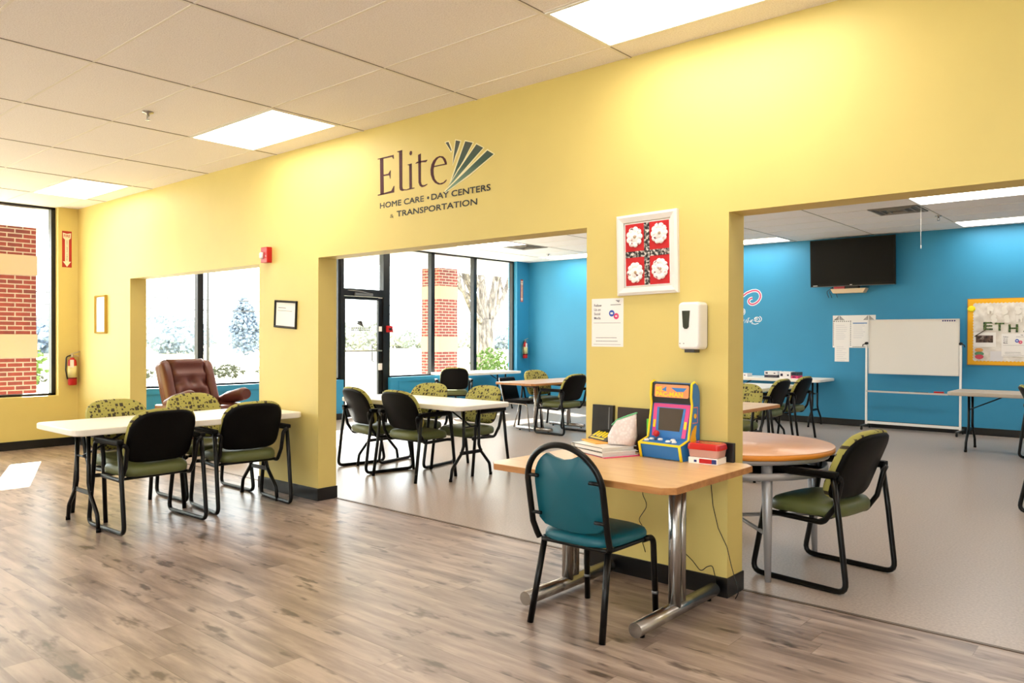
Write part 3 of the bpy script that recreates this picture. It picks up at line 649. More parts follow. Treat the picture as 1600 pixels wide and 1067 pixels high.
# ------------------------------------------------------------------ folding tables and guest chairs
R = math.radians
folding_table(1.86, .78, .76, PLAST, 'white folding table on the wood floor with one end against the yellow pier', (-6.21, -.955, 0), PI / 2)
folding_table(1.86, .76, .755, PLAST, 'white folding table in the rear room seen through the middle opening', (-6.16, 1.68, 0), 0)
folding_table(1.83, .76, .755, PLAST, 'white folding table pushed along the blue window sill', (-10.5, 7.1, 0), PI / 2)
folding_table(1.83, .74, .77, PLAST, 'white folding table against the blue wall, game boxes on it', (-5.28, 8.86, 0), 0)
folding_table(1.83, .76, .755, PLAST, 'white folding table standing just in front of the one with the game boxes', (-4.6, 6.25, 0), PI / 2)
folding_table(1.83, .76, .755, GREYP, 'grey folding table standing before the bulletin board', (-1.36, 7.42, 0), 0)
SLED = guest_chair(True, 'black-backed armchair at the outer end of the front white table', (-5.94, -1.32, 0), R(182))
FOUR = guest_chair(False, 'patterned armchair facing out at the outer end of the front white table', (-6.46, -1.23, 0), R(4))
dup(SLED, (-6.0, -.52, 0), R(174), 'black-backed sled armchair nearest the yellow pier, tucked under the front white table')
dup(SLED, (-6.68, -.48, 0), R(0), 'patterned armchair right in front of the brown recliner at the front white table')
dup(SLED, (-6.63, 1.43, 0), R(80), 'black-backed armchair half hidden by the edge of the yellow pier at the rear white table')
dup(FOUR, (-5.94, 1.40, 0), R(90), 'black-backed four-legged armchair on the near side of the rear white table')
dup(SLED, (-6.52, 1.93, 0), R(-80), 'patterned armchair facing out at the rear white table, farther from the honey desk')
dup(FOUR, (-5.80, 2.02, 0), R(-92), 'patterned armchair facing out at the rear white table, nearer the honey desk')
dup(SLED, (-10.0, 5.95, 0), R(140), 'black-backed armchair standing alone before the blue window sill and brick column')
dup(SLED, (-7.03, 5.3, 0), R(178), 'black-backed armchair at the pale laminate table, partly behind the yellow pillar')
dup(FOUR, (-7.80, 5.86, 0), R(-8), 'patterned armchair on the far side of the pale laminate table against the blue wall')
dup(SLED, (-1.635, .80, 0), R(172), 'large olive-seated armchair with sled base pulled up to the round table')
dup(FOUR, (-4.25, 6.05, 0), R(180), 'dark-backed armchair at the rear white table, the one closer to the round table')
dup(FOUR, (-4.3, 6.98, 0), R(180), 'dark-backed armchair at the rear white table, the one closer to the game boxes')
dup(FOUR, (-3.88, 4.36, 0), R(-90), 'patterned armchair peeking out from behind the yellow pillar, between two tables')
dup(SLED, (-1.13, 6.75, 0), R(15), 'patterned armchair cut by the frame edge beside the grey folding table')
dup(SLED, (-.73, 3.85, 0), R(180), 'sled armchair almost out of view, only a black runner showing on the beige floor')

# laminate tables
t_table(1.11, .9, .745, LAM_DESK, LAM_EDGE, 'honey-coloured laminate desk on chrome T legs holding the arcade game', (-2.265, -.455, 0), 0, .22)
t_table(1.83, .78, .755, LAM_PALE, LAM_EDGE, 'pale laminate table on T legs before the far blue wall, seen through the middle opening', (-7.45, 5.57, 0), PI / 2, .5, foot_r=.028, two=False)
t_table(1.83, .8, .755, LAM_DESK, LAM_EDGE, 'brown laminate table mostly hidden behind the yellow pillar beyond the round table', (-3.47, 2.83, 0), PI / 2, .38, foot_r=.028, two=False)

# round table
rt = thing('round_table', 'round wooden table with orange edge and tapered silver legs', 'table', (-2.2, .80, 0))
mb = MB(); mb.lathe([(.0, .708), (.585, .708), (.6, .714), (.6, .741)], seg=64); mb.done('edge_band', ORANGE_E, rt)
mb = MB(); mb.lathe([(.6, .7411), (.597, .745), (.0, .745)], seg=64); mb.done('tabletop', LAM_PINK, rt)
mb = MB(); mb.lathe([(.50, .68), (.565, .68), (.575, .708), (.50, .708), (.50, .68)], seg=48)
mb.lathe([(.545, .59), (.56, .59), (.56, .632), (.545, .632), (.545, .59)], seg=48); mb.done('apron_ring', BRUSH, rt)
LP = [(.36, .36), (.36, -.36), (-.36, .36), (-.36, -.36)]
for a, b_ in LP:
    mb = MB(); mb.tube([(a, b_, .70), (a * 1.02, b_ * 1.02, .4), (a * 1.05, b_ * 1.05, 0)], [.033, .028, .017], 14); mb.tube([(a, b_, .603), (a * 1.06, b_ * 1.06, .603)], .011, 8); mb.done('leg', BRUSH, rt)
mb = MB(); mb.tube([(.36, .36, .27), (-.36, -.36, .27)], .012, 8); mb.tube([(.36, -.36, .27), (-.36, .36, .27)], .012, 8); mb.done('cross_brace', BRUSH, rt)

# teal chair
tc = thing('teal_chair', 'teal padded stacking chair with black hoop back in front of the desk', 'chair', (-2.235, -.735, 0), R(90))
hw = .205
def hoop(a):  # a 0..1 along the hoop
    return a
hp = []
for k in range(33):
    a = PI * k / 32; y = hw * math.cos(a); z = .70 + .205 * math.sin(a); hp.append((y, z))
def bx_(z): return -.205 - (z - .42) * .19
path = [(-.185, hw + .005, .415), (-.195, hw + .012, .44)] + [(bx_(z), hw + .018, z) for z in (.50, .58, .65)] + [(bx_(z), y * 1.09, z) for y, z in hp[1:-1]] + [(bx_(z), -hw - .018, z) for z in (.65, .58, .50)] + [(-.195, -hw - .012, .44), (-.185, -hw - .005, .415)]
mb = MB(); mb.tube(path, .0155, 10); mb.done('back_frame', BLK, tc)
ol = []
W2 = .175
for k in range(9): a = PI / 2 * k / 8; ol.append((W2 - .06 * (1 - math.cos(a)) * 1.0 * (1 if True else 0) if k == 0 else W2 * math.cos(a * .62), .66 + .17 * math.sin(a)))
up_ = [(.1995 * math.cos(R_), .70 + .179 * math.sin(R_)) for R_ in [math.radians(q) for q in (0, 12, 24, 36, 46, 55, 62)]]
top = [(.196, .52), (.199, .61)] + up_ + [(.055, .842), (.0, .832), (-.055, .842)] + [(-a_, b_) for a_, b_ in up_[::-1]] + [(-.199, .61), (-.196, .52), (-.16, .492), (-.08, .480), (0, .477), (.08, .480), (.16, .492)]
def tb(u, v, w_): return Vector((bx_(v) + .02 + w_ + .9 * u * u * .5 - .005, u, v))
mb = MB(); mb.pad(top, tb, [(.97, -.016), (1, -.01), (1, .012), (.95, .022), (.7, .026)]); mb.done('backrest', TEAL, tc)
so = []
for k in range(32):
    a = 2 * PI * k / 32; c, s_ = math.cos(a), math.sin(a); x = .215 * math.copysign(abs(c) ** .55, c); so.append((.0 + x, (.215 + .02 * (c > 0) * abs(c)) * math.copysign(abs(s_) ** .55, s_)))
mb = MB(); mb.pad(so, ID, [(.94, .418), (1, .428), (1.0, .445), (.96, .462), (.85, .472), (.5, .477)]); mb.done('seat', TEAL, tc)
mb = MB(); mb.tube(fillet([(-.19, -.205, .412), (.17, -.205, .412), (.17, .205, .412), (-.19, .205, .412)], .05, 4, True), .011, 8, closed=True); mb.done('seat_frame', BLK, tc)
for q in (-1, 1):
    mb = MB(); mb.tube([(-.165, q * .19, .415), (-.25, q * .215, .0)], .0165, 10); mb.done('leg', BLK, tc)
    mb = MB(); mb.tube(fillet([(.12, q * .205, .412), (.215, q * .207, .41), (.235, q * .212, 0)], .06, 6), .0155, 10); lg = mb.done('leg', BLK, tc)
    mb = MB(); mb.tube([(.2295, q * .21, .118), (.2303, q * .2102, .132)], .018, 10); mb.done('stacking_bumper', GREYM, lg)
for y, z in ((.19, .74), (-.19, .74), (.2, .55), (-.2, .55)): mb = MB(); mb.tube([(bx_(z) - .004, y * 1.12, z), (bx_(z) - .004, y * .80, z)], .009, 8); mb.done('back_bracket', BLK, tc)

# black stacking chair with chrome legs
sc = thing('stacking_chair', 'armless black upholstered chair with chrome legs at the pale laminate table', 'chair', (-7.76, 5.24, 0), R(10))
mb = MB(); mb.pad(rrect(-.22, .22, .0, .36, .03), lambda u, v, w_: Vector((-.21 - v * .28 + w_, u, .44 + v)), [(.96, 0), (1, .008), (1, .03), (.93, .04)], smooth=False); mb.done('backrest', SHELL, sc)
mb = MB(); mb.pad(rrect(-.22, .24, -.225, .225, .04), ID, [(.96, .415), (1, .425), (1, .455), (.94, .47)], smooth=False); mb.done('seat', SHELL, sc)
for q in (-1, 1):
    mb = MB(); mb.tube(fillet([(-.30, q * .21, .80), (-.205, q * .215, .42), (.2, q * .215, .405), (.25, q * .22, 0)], .05), .011, 8); mb.done('side_frame', CHROME, sc)
    mb = MB(); mb.tube([(-.17, q * .215, .408), (-.29, q * .225, 0)], .011, 8); mb.done('leg', CHROME, sc)

# ------------------------------------------------------------------ recliner by the window
rc = thing('recliner', 'reclined brown leather armchair with tufted back by the window', 'armchair', (-9.6, 1.0, 0), R(2))
def lean(u, v, w_): return Vector((-.24 - v * .36 + w_, u, .42 + v * .88 + w_ * .35))
def tuft(u, v, w_):
    d = 0
    for (a, b_) in ((-.12, .24), (.12, .24), (0, .24), (-.2, .4), (.2, .4), (0, .42)):
        d += .05 * math.exp(-((u - a) ** 2 + (v - b_) ** 2) / .0035)
    return lean(u, v, w_ - (d if w_ > .05 else 0) + (.02 * math.cos(v * 26) if w_ > .05 and v > .5 else 0))
mb = MB(); mb.pad(rrect(-.34, .34, .0, .78, .09, 8), lean, [(.94, -.12), (1, -.09), (1, .02), (.97, .05)]); mb.done('back_cushion_core', LEATH, rc)
mb = MB()
nu, nv = 25, 30; vs = []; fs = []
for j in range(nv):
    for i in range(nu):
        u = -.25 + .50 * i / (nu - 1); v = .02 + .76 * j / (nv - 1)
        e = min(1, min(i, nu - 1 - i) / 3) * min(1, min(j, nv - 1 - j) / 3); vs.append(tuft(u, v, .05 + .085 * e ** .5))
for j in range(nv - 1):
    for i in range(nu - 1): fs.append((j * nu + i, j * nu + i + 1, (j + 1) * nu + i + 1, (j + 1) * nu + i))
mb.faces(vs, fs, 0, True); mb.done('tufted_back', LEATH, rc)
for q in (-1, 1):
    mb = MB(); mb.pad(rrect(-.06, .055, .0, .74, .05, 6), lambda u, v, w_, q=q: lean(q * .29 + u, v, w_), [(.7, -.05), (1, .0), (1.0, .09), (.85, .12), (.4, .135)]); mb.done('back_wing', LEATH, rc)
mb = MB(); mb.pad(rrect(-.34, .36, -.27, .27, .08, 6), lambda u, v, w_: Vector((u, v, w_ + u * .18)), [(.95, .30), (1, .34), (1, .44), (.95, .48), (.6, .50)]); mb.done('seat', LEATH, rc)
for q in (-1, 1):
    y = q * .37; mb = MB(); mb.box(-.38, .36, y - .08, y + .08, .12, .55, bev=.03); mb.tube([(-.2, y, .56), (0, y, .61), (.36, y, .68), (.42, y, .68)], [.06, .08, .085, .065], 14); mb.done('armrest', LEATH, rc)
mb = MB(); mb.pad(rrect(.38, .78, -.26, .26, .05, 5), lambda u, v, w_: Vector((u, v, w_ + (u - .38) * .12)), [(.95, .33), (1, .36), (1, .42), (.94, .45)]); mb.done('footrest', LEATH, rc)
mb = MB(); mb.box(-.34, .34, -.33, .33, .03, .14); mb.box(-.38, -.3, -.3, .3, 0, .06); mb.box(.28, .34, -.3, .3, 0, .06); mb.done('base', M('dark_wood', (60, 36, 26), .5), rc)

# ------------------------------------------------------------------ things on the desk
DZ = .7452
ar = thing('arcade_machine', 'small blue and yellow tabletop arcade game standing on the desk', 'arcade game', (-2.168, -.015, DZ), R(-5))
AB = M('arcade_blue', (44, 118, 190), .45); AY = M('arcade_yellow', (244, 212, 20), .4); AP = M('arcade_pink', (222, 70, 140), .5); ABK = M('arcade_black', (16, 16, 18), .35)
side = [(.0, .0), (.165, .0), (.186, .085), (.135, .098), (.10, .11), (.066, .30), (.076, .345), (.070, .415), (.045, .425), (.02, .41), (.004, .375), (.0, .34)]
fs_ = lambda x: (lambda u, v, w_: Vector((x + w_, -u, v)))
for q in (-1, 1):
    mb = MB(); mb.prism(side, -.006, .006, fs_(q * .134)); sp_ = mb.done('side_panel', AB, ar)
    mb = MB(); fr_ = [side[i] for i in (1, 2, 3, 4, 5, 6, 7, 8, 9)]
    mb.tube([(q * .134, -u - .001, v) for u, v in fr_], .0075, 6); mb.done('edge_trim', AY, sp_)
    if q > 0:
        mb = MB(); fo = fs_(q * .134 + .006)
        for r in ((.02, .062, .285, .29), (.02, .024, .20, .285), (.03, .072, .20, .205), (.02, .07, .045, .05), (.09, .1, .05, .09)): quad(mb, fo, r[0], r[1], r[2], r[3], .0008)
        mb.done('side_stripes', M('salmon', (232, 120, 110), .5), sp_)
        mb = MB(); mb.prism([(.03, .19), (.05, .185), (.075, .16), (.095, .11), (.085, .07), (.05, .06), (.03, .09), (.04, .13)], 0, .0009, fo); mb.prism(circ(.045, .24, .014, 14), 0, .0009, fo); mb.done('side_graphic', M('graphic_yellow', (238, 182, 30), .5), sp_)
mb = MB(); mb.prism([(.0, .003), (.158, .003), (.179, .083), (.13, .094), (.095, .106), (.055, .30), (.055, .42), (.02, .41), (.002, .34)], -.128, .128, fs_(0)); mb.done('cabinet_body', AB, ar)
def scr(u, v, w_): # screen plane, u across, v up 0..1
    p0 = Vector((.094, .112)); p1 = Vector((.056, .30)); p = p0.lerp(p1, v); return Vector((u, -(p.x + w_), p.y + w_ * .2))
mb = MB(); mb.prism([(-.11, .02), (.11, .02), (.122, .99), (-.122, .99)], .003, .005, scr); mb.done('bezel_border', AP, ar)
mb = MB(); mb.prism([(-.085, .02), (.085, .02), (.095, .88), (-.095, .88)], .004, .0066, scr); mb.done('bezel', AB, ar)
mb = MB(); quad(mb, scr, -.11, -.095, .28, .5, .0062); quad(mb, scr, .095, .11, .28, .5, .0062); mb.done('bezel_band', AY, ar)
mb = MB(); mb.prism([(-.070, .20), (.070, .20), (.080, .86), (-.080, .86)], .006, .0078, scr); mb.done('screen', M('screen_grey', (72, 62, 52), .15), ar)
def mq(u, v, w_): return Vector((u, -(.0705 - (v - .345) * .085 + w_ + .004), v))
mb = MB(); mb.prism([(-.128, .303), (.128, .303), (.128, .342), (-.128, .342)], -.02, .002, lambda u, v, w_: Vector((u, -(.066 + w_), v))); quad(mb, mq, -.128, .128, .34, .416, .0); mb.prism([(-.128, .34), (.128, .34), (.128, .416), (-.128, .416)], -.03, .001, mq); mb.done('marquee_surround', ABK, ar)
mb = MB(); mb.prism(rrect(-.108, .118, .336, .408, .01), .001, .003, mq); mb.done('marquee', M('marquee_orange', (240, 150, 96), .5), ar)
mb = MB(); mb.prism([(-.06, .378), (-.03, .398), (-.03, .37)], .003, .004, mq); mb.prism([(.0, .392), (.105, .392), (.085, .372), (.04, .37)], .003, .004, mq); mb.done('marquee_blue', AB, ar)
text('MS.', mq, AY, ar, -.098, .372, .026, .045, w=.0045, bold=.03); text('PAC-MAN', mq, AY, ar, -.098, .342, .026, .18, w=.0045, bold=.03)
mb = MB(); cp = lambda u, v, w_: Vector((u, -(.180 - v), .0845 + v * .24 + w_))
mb.prism([(-.128, .0), (.128, .0), (.128, .085), (-.128, .085)], 0, .003, cp); mb.done('control_panel', AB, ar)
mb = MB(); mb.box(-.136, .136, -.190, -.176, .078, .090, bev=.003); mb.prism([(-.134, .0), (-.124, .0), (-.124, .085), (-.134, .085)], .0, .003, lambda u, v, w_: Vector((u, -(.166 + v * .25 + w_), v))); mb.prism([(.124, .0), (.134, .0), (.134, .085), (.124, .085)], .0, .003, lambda u, v, w_: Vector((u, -(.166 + v * .25 + w_), v))); mb.done('front_trim', AY, ar)
mb = MB(); mb.tube([cp(-.055, .04, .003), cp(-.055, .045, .03)], .004, 8); mb.done('joystick_shaft', GREYM, ar)
mb = MB(); c0 = cp(-.055, .047, .04); mb.lathe([(.0, c0.z - .019), (.010, c0.z - .016), (.017, c0.z - .008), (.019, c0.z), (.017, c0.z + .008), (.010, c0.z + .016), (0, c0.z + .019)], c0.x, c0.y, 16); mb.done('joystick_ball', RED, ar)
for u, v in ((-.105, .025), (-.085, .045), (-.03, .05), (.035, .03), (.05, .055), (.075, .03)):
    mb = MB(); c0 = cp(u, v, .003); mb.lathe([(.0145, c0.z), (.0145, c0.z + .007), (.010, c0.z + .011), (0, c0.z + .012)], c0.x, c0.y, 14); mb.done('button', WHITE, ar)
# cases beside the arcade
pc = thing('pencil_case', 'clear plastic box with red lid beside the arcade game', 'box', (-1.935, -.12, DZ + .034), R(4))
mb = MB(); mb.pad(rrect(-.088, .088, -.058, .058, .015), ID, [(.9, 0), (.93, .003), (1, .04)], smooth=False); mb.done('box_base', M('cloudy_plastic', (196, 150, 140), .25), pc)
mb = MB(); mb.pad(rrect(-.092, .092, -.062, .062, .018), ID, [(1, .041), (1, .052), (.96, .068), (.85, .074)], smooth=False); mb.done('box_lid', M('clear_red', (196, 40, 36), .2), pc)
fb = thing('card_box', 'flat white box with red and blue print under the red lidded case', 'box', (-1.935, -.115, DZ), R(4))
mb = MB(); mb.box(-.082, .082, -.065, .055, 0, .033, bev=.003); mb.done('carton', PAPER, fb)
mb = MB(); mb.box(-.02, .05, -.0664, -.0651, .005, .028); mb.done('red_print', RED, fb); mb = MB(); mb.box(.05, .075, -.0664, -.0651, .005, .028); mb.done('blue_print', M('navy', (20, 40, 110), .5), fb)
mb = MB(); mb.box(-.05, -.035, -.0664, -.0651, .008, .02); mb.done('blue_print', M('navy'), fb)
mb = MB(); mb.box(-.1, .1, -.012, .012, 0, .105, bev=.004); tag(mb.done('black_binder', ABK, None, (-1.925, -.022, DZ), R(0)), 'thin black case leaning behind the red lidded box on the desk', 'binder')
# binders, papers, book and envelopes
def rotbox(name, cx, cy, z0, w_, d, h, ang, mat, label, cat, bev=.002, grp=None):
    mb = MB(); mb.box(-w_ / 2, w_ / 2, -d / 2, d / 2, 0, h, bev=bev); o = mb.done(name, mat, None, (cx, cy, z0), R(ang)); tag(o, label, cat, grp); return o
rotbox('pink_folder', -2.53, -.185, DZ, .34, .26, .003, -24, M('pink_card', (226, 60, 120), .6), 'bright pink folder at the bottom of the stack on the desk', 'folder', 0)
def binder(cx, cy, z0, ang, label):
    t = thing('ring_binder', label, 'binder', (cx, cy, z0), R(ang)); mb = MB()
    mb.box(-.15, .15, -.12, .12, 0, .003); mb.box(-.15, .15, -.12, .12, .022, .025); mb.box(-.153, -.15, -.12, .12, 0, .025); mb.done('cover', WHITE, t)
    mb = MB(); mb.box(-.148, .146, -.121, -.1195, .0, .0029); mb.box(-.148, .146, -.121, -.1195, .0221, .0249); mb.done('cover_edge', ABK, t)
    mb = MB(); mb.box(-.13, .135, -.112, .112, .0035, .019); mb.done('page_block', PAPER, t)
binder(-2.535, -.200, DZ + .0035, -22, 'white ring binder second from the bottom of the desk stack'); binder(-2.55, -.198, DZ + .029, -19, 'white ring binder just under the yellow envelope')
rotbox('envelope', -2.62, -.15, DZ + .0545, .20, .13, .008, -30, M('manila', (236, 176, 84), .7), 'orange manila envelope on top of the white binders', 'envelope', .002)
bk = thing('book', 'black book with chunky yellow title behind the envelope', 'book', (-2.615, -.09, DZ + .0545), R(-28))
mb = MB(); mb.box(-.105, .105, -.055, .055, 0, .014, bev=.001); mb.done('cover', ABK, bk); bk.rotation_euler = (R(28), 0, R(-24)); bk.location.z += .026
mb = MB()
for k_ in range(6): mb.prism([(-.095 + k_ * .032, -.03 + .012 * (k_ % 2)), (-.072 + k_ * .032, -.03), (-.07 + k_ * .032, .02), (-.092 + k_ * .032, .03 - .008 * (k_ % 2))], 0, .0008, F_TOP(.0141))
quad(mb, F_TOP(.0141), -.09, .06, -.048, -.038, .0008); mb.done('yellow_title', AY, bk)
pk = thing('plastic_bag', 'clear zip bag with green seal full of pale game pieces on the binders', 'bag', (-2.44, -.175, DZ + .0545), R(8))
m = M('bag_contents', rough=.35); t_ = NT(m); vo = t_.n('ShaderNodeTexVoronoi'); t_.put(vo.inputs['Vector'], t_.coord()); vo.inputs['Scale'].default_value = 55
t_.color(t_.mix(t_.noise(t_.coord(), 22, 3), t_.ramp(vo.outputs['Distance'], [(.1, (240, 236, 234)), (.6, (206, 194, 190))]), (228, 212, 210)))
mb = MB(); bo = [(-.075, 0), (.07, .0), (.088, .05), (.092, .12), (.09, .185), (.04, .168), (-.03, .14), (-.06, .10), (-.08, .05)]
mb.pad(bo, lambda u, v, w_: Vector((u + .003 * math.sin(v * 90), w_ * (1.15 - v * 4.6) + .004 * math.sin(u * 120 + v * 60), v)), [(.6, -.052), (.9, -.042), (1, -.01), (1, .01), (.9, .042), (.6, .052)]); mb.done('bag_film', m, pk)
mb = MB(); mb.tube([(-.062, 0, .112), (-.03, 0, .143), (.04, 0, .172), (.092, 0, .19)], .009, 6, flat=.5); mb.done('zip_seal', M('seal_green', (110, 196, 140), .4), pk)
mb = MB(); mb.lathe([(.0, 0), (.014, 0), (.014, .2), (0, .2)], seg=16); tag(mb.done('green_tube', M('lime', (90, 200, 30), .4), None, (-2.345, -.035, DZ)), 'bright lime green tube standing between the bag and the arcade game', 'tube')
for i, (x, w_, lab, m_) in enumerate(((-2.675, .15, 'narrow black panel standing upright at the open end of the desk', ABK), (-2.46, .215, 'wide dark brown panel leaning on the wall behind the clear bag', M('dark_brown', (44, 30, 22), .4)))):
    mb = MB(); mb.box(-w_ / 2, w_ / 2, -.012, .012, 0, .262 - i * .006, bev=.003); o = mb.done('display_panel', m_, None, (x, -.03, DZ)); o.rotation_euler = (R(-3.5), 0, 0); tag(o, lab, 'panel')
    if i == 0: mb = MB(); mb.box(.045, .052, -.0135, -.012, .01, .25); mb.done('panel_spine', GREYM, o)
# cables under the desk
def cable(name, pts, label, r=.0025):
    P = fillet([(x, -.012 if len(p) == 2 else p[1], z) for p in pts for x, z in [(p[0], p[-1])]], .05, 6); mb = MB(); mb.tube(P, r, 6); tag(mb.done(name, BLACK), label, 'cable')
cable('power_cable', [(-1.985, .70), (-1.966, .609), (-1.954, .494), (-1.923, .376), (-1.87, .28), (-1.844, .181), (-1.80, -.014, .05), (-1.82, -.014, .012)], 'single black cable running down the pillar corner to the floor')
cable('cable_tangle', [(-2.43, .71), (-2.42, .62), (-2.38, .56), (-2.406, .504), (-2.366, .435), (-2.431, .342), (-2.39, .30), (-2.41, .24), (-2.38, .16)], 'dangling tangle of thin wires under the middle of the desk')
cable('adapter_cable', [(-2.16, .38), (-2.175, .31), (-2.148, .227), (-2.12, .20), (-2.076, .168), (-2.025, .117), (-1.99, .15), (-1.956, .166), (-1.935, .094), (-1.94, -.016, .02)], 'zigzag wire below the black power adapter')
mb = MB(); mb.box(-2.172, -2.14, -.04, 0, .385, .475, bev=.005); o = mb.done('power_adapter', BLACK); tag(o, 'black power adapter plugged into the wall behind the chrome post', 'adapter')
mb = MB(); mb.box(-2.19, -2.12, -.006, 0, .40, .52, bev=.002); tag(mb.done('wall_outlet', M('outlet_cream', (226, 214, 150), .5)), 'yellow-tinted outlet plate behind the black power adapter', 'outlet')

# ------------------------------------------------------------------ blue wall
tv = thing('television', 'black flat screen television mounted high on the blue wall', 'television')
ft = lambda u, v, w_: Vector((u, 9.15 - w_ - (v - 2.27) * .0 - (v - 2.27) * .05, v))
mb = MB(); mb.prism([(-4.735, 2.275), (-3.42, 2.275), (-3.42, 3.045), (-4.735, 3.045)], 0, .045, ft); mb.done('tv_casing', M('tv_black', (3, 3, 4), .3, 0, .25), tv)
mb = MB(); quad(mb, ft, -4.71, -3.445, 2.315, 3.022, .047, w0=.045); mb.done('screen', M('tv_screen', (2, 2, 3), .35, 0, .2), tv)
mb = MB(); mb.box(-4.3, -3.85, 9.13, B, 2.5, 2.8); mb.done('wall_mount', BLACK, tv)
mb = MB(); quad(mb, ft, -4.725, -3.43, 2.277, 2.283, .0465); mb.done('tv_lower_trim', GREYM, tv)
for u, w_ in ((-4.105, .035), (-4.69, .07)):
    mb = MB(); quad(mb, ft, u, u + w_, 2.292, 2.301, .048, w0=.045); mb.done('tv_mark', PAPER, tv)
sh = thing('wall_shelf', 'small cream bracket shelf with cables under the television', 'shelf')
mb = MB(); mb.prism([(-4.37, 2.165), (-3.90, 2.165), (-3.86, 2.235), (-4.41, 2.235)], 0, .16, F_FRONT(B)); mb.done('shelf_box', M('cream_wood', (222, 196, 160), .5), sh)
mb = MB()
for a, b_ in ((-4.41, -4.52), (-4.4, -4.47), (-4.42, -4.38)): mb.tube(fillet([(a, B - .05, 2.27), (b_, B - .03, 2.2), (b_ + .04, B - .02, 2.1)], .05), .004, 5)
mb.done('loose_cables', M('dark_grey_plastic'), sh)
rotbox('red_carton', -4.29, B - .054, 2.2355, .17, .1, .05, 0, M('red_white_card', (206, 80, 90), .6), 'red and white carton on the small shelf under the television', 'box'); rotbox('media_box', -4.08, B - .09, 2.2355, .2, .1, .04, 0, BLACK, 'flat dark box beside the red carton on the small shelf', 'box')
# patterned notice sheet with papers
ns = thing('notice_poster', 'black and white bordered notice sheet pinned left of the whiteboard', 'poster'); fb_ = F_FRONT(B)
mb = MB(); quad(mb, fb_, -4.42, -3.75, 1.275, 1.805, .003); mb.done('sheet', PAPER, ns)
mb = MB()
for u0 in (-4.40, -3.94):
    for k in range(4):
        o_ = k * .022; mb.prism([(u0 + o_ * .9, 1.80 - .075), (u0 + .012 + o_ * .9, 1.80 - .075), (u0 + .075, 1.80 - o_ * .9), (u0 + .075, 1.788 - o_ * .9)], .003, .004, fb_)
        mb.prism([(u0 + .17 - o_ * .9, 1.80 - .075), (u0 + .158 - o_ * .9, 1.80 - .075), (u0 + .09, 1.80 - o_ * .9), (u0 + .09, 1.788 - o_ * .9)], .003, .004, fb_)
for k in range(14):
    z = 1.70 - k * .03; quad(mb, fb_, -4.412, -4.402, z, z + .016, .004); quad(mb, fb_, -4.14, -4.13, z, z + .016, .004)
for k in range(20): quad(mb, fb_, -4.40 + k * .032, -4.385 + k * .032, 1.70, 1.712, .004); quad(mb, fb_, -4.10 + k * .017, -4.09 + k * .017, 1.285, 1.295, .004)
mb.done('border_pattern', BLACK, ns)
for (u0, u1, v0, v1, lab) in ((-4.395, -4.155, 1.33, 1.70, 'white typed page pinned on the left half of the notice sheet'), (-4.12, -3.86, 1.32, 1.72, 'white typed page with a blue band on the right half of the notice sheet'), (-4.385, -4.155, 1.045, 1.345, 'white page hanging down below the notice sheet')):
    t = thing('paper_sheet', lab, 'paper'); W_ = .005 if v0 > 1.1 else .008
    mb = MB(); quad(mb, fb_, u0, u1, v0, v1, W_, w0=W_ - .001); mb.done('page', PAPER, t)
    mb = MB()
    for k in range(8):
        z = v1 - .06 - k * .032; quad(mb, fb_, u0 + .03, u1 - .03 - random.uniform(0, .08), z, z + .005, W_ + .0005, w0=W_)
    mb.done('typed_lines', M('faint_ink', (196, 194, 200), .7), t)
    if u0 > -4.2: mb = MB(); quad(mb, fb_, u0 + .02, u1 - .02, v1 - .055, v1 - .035, W_ + .0006, w0=W_); mb.done('blue_band', M('steel_blue', (120, 150, 190), .7), t)
# rolling whiteboard
wb = thing('whiteboard', 'rolling whiteboard on a white metal stand before the blue wall', 'whiteboard', (-3.15, 9.0, 0))
mb = MB(); mb.box(-.615, .625, -.012, .012, .885, 1.71); mb.done('writing_board', M('whiteboard_gloss', (228, 224, 218), .25), wb)
mb = MB()
for r in ((-.625, .635, 1.705, 1.722), (-.625, .635, .873, .888)): mb.box(r[0], r[1], -.016, .016, r[2], r[3])
mb.box(-.628, -.612, -.016, .016, .873, 1.722); mb.box(.622, .638, -.016, .016, .873, 1.722); mb.done('board_frame', M('alu', (214, 212, 210), .3, .4), wb)
mb = MB()
for x in (-.66, .655): mb.box(x - .015, x + .015, -.015, .015, .07, 1.34, bev=.004)
mb.box(-.645, .64, -.01, .01, .085, .125); mb.done('stand_frame', WHITE, wb)
mb = MB(); mb.box(-.645, .5, -.08, .0, .585, .60); mb.box(-.645, .5, -.08, -.074, .60, .612); mb.done('pen_tray', M('alu'), wb)
for x in (-.66, .655):
    mb = MB(); mb.box(x - .02, x + .02, -.27, .2, .055, .075, bev=.006); ft_ = mb.done('foot', M('dark_grey_plastic'), wb)
    for y in (-.24, .17):
        mb = MB(); mb.cyl((x - .012, y, .027), (x + .012, y, .027), .027, 16); mb.done('caster', BLACK, ft_)
    mb = MB(); mb.cyl((x, -.03, 1.35), (x, .03, 1.35), .022, 12); mb.tube([(x, 0, 1.35), (x - .05 if x < 0 else x + .05, -.02, 1.33), (x - .055 if x < 0 else x + .055, -.02, 1.30)], .008, 6); mb.done('pivot_knob', BLACK, wb)
for k in range(6):
    mb = MB(); mb.cyl((.42 + k * .031, -.013, 1.692), (.42 + k * .031, -.02, 1.692), .011, 12); o = mb.done('board_magnet', M('magnet_blue', (24, 30, 110), .4), None, (-3.15, 9.0, 0)); tag(o, 'small dark blue round magnet in the row at the top corner of the whiteboard', 'magnet', 'magnets in a row on the whiteboard')
rotbox('board_eraser', -2.77, 8.955, .6005, .13, .05, .035, 0, RED, 'red whiteboard eraser on the pen tray', 'eraser')
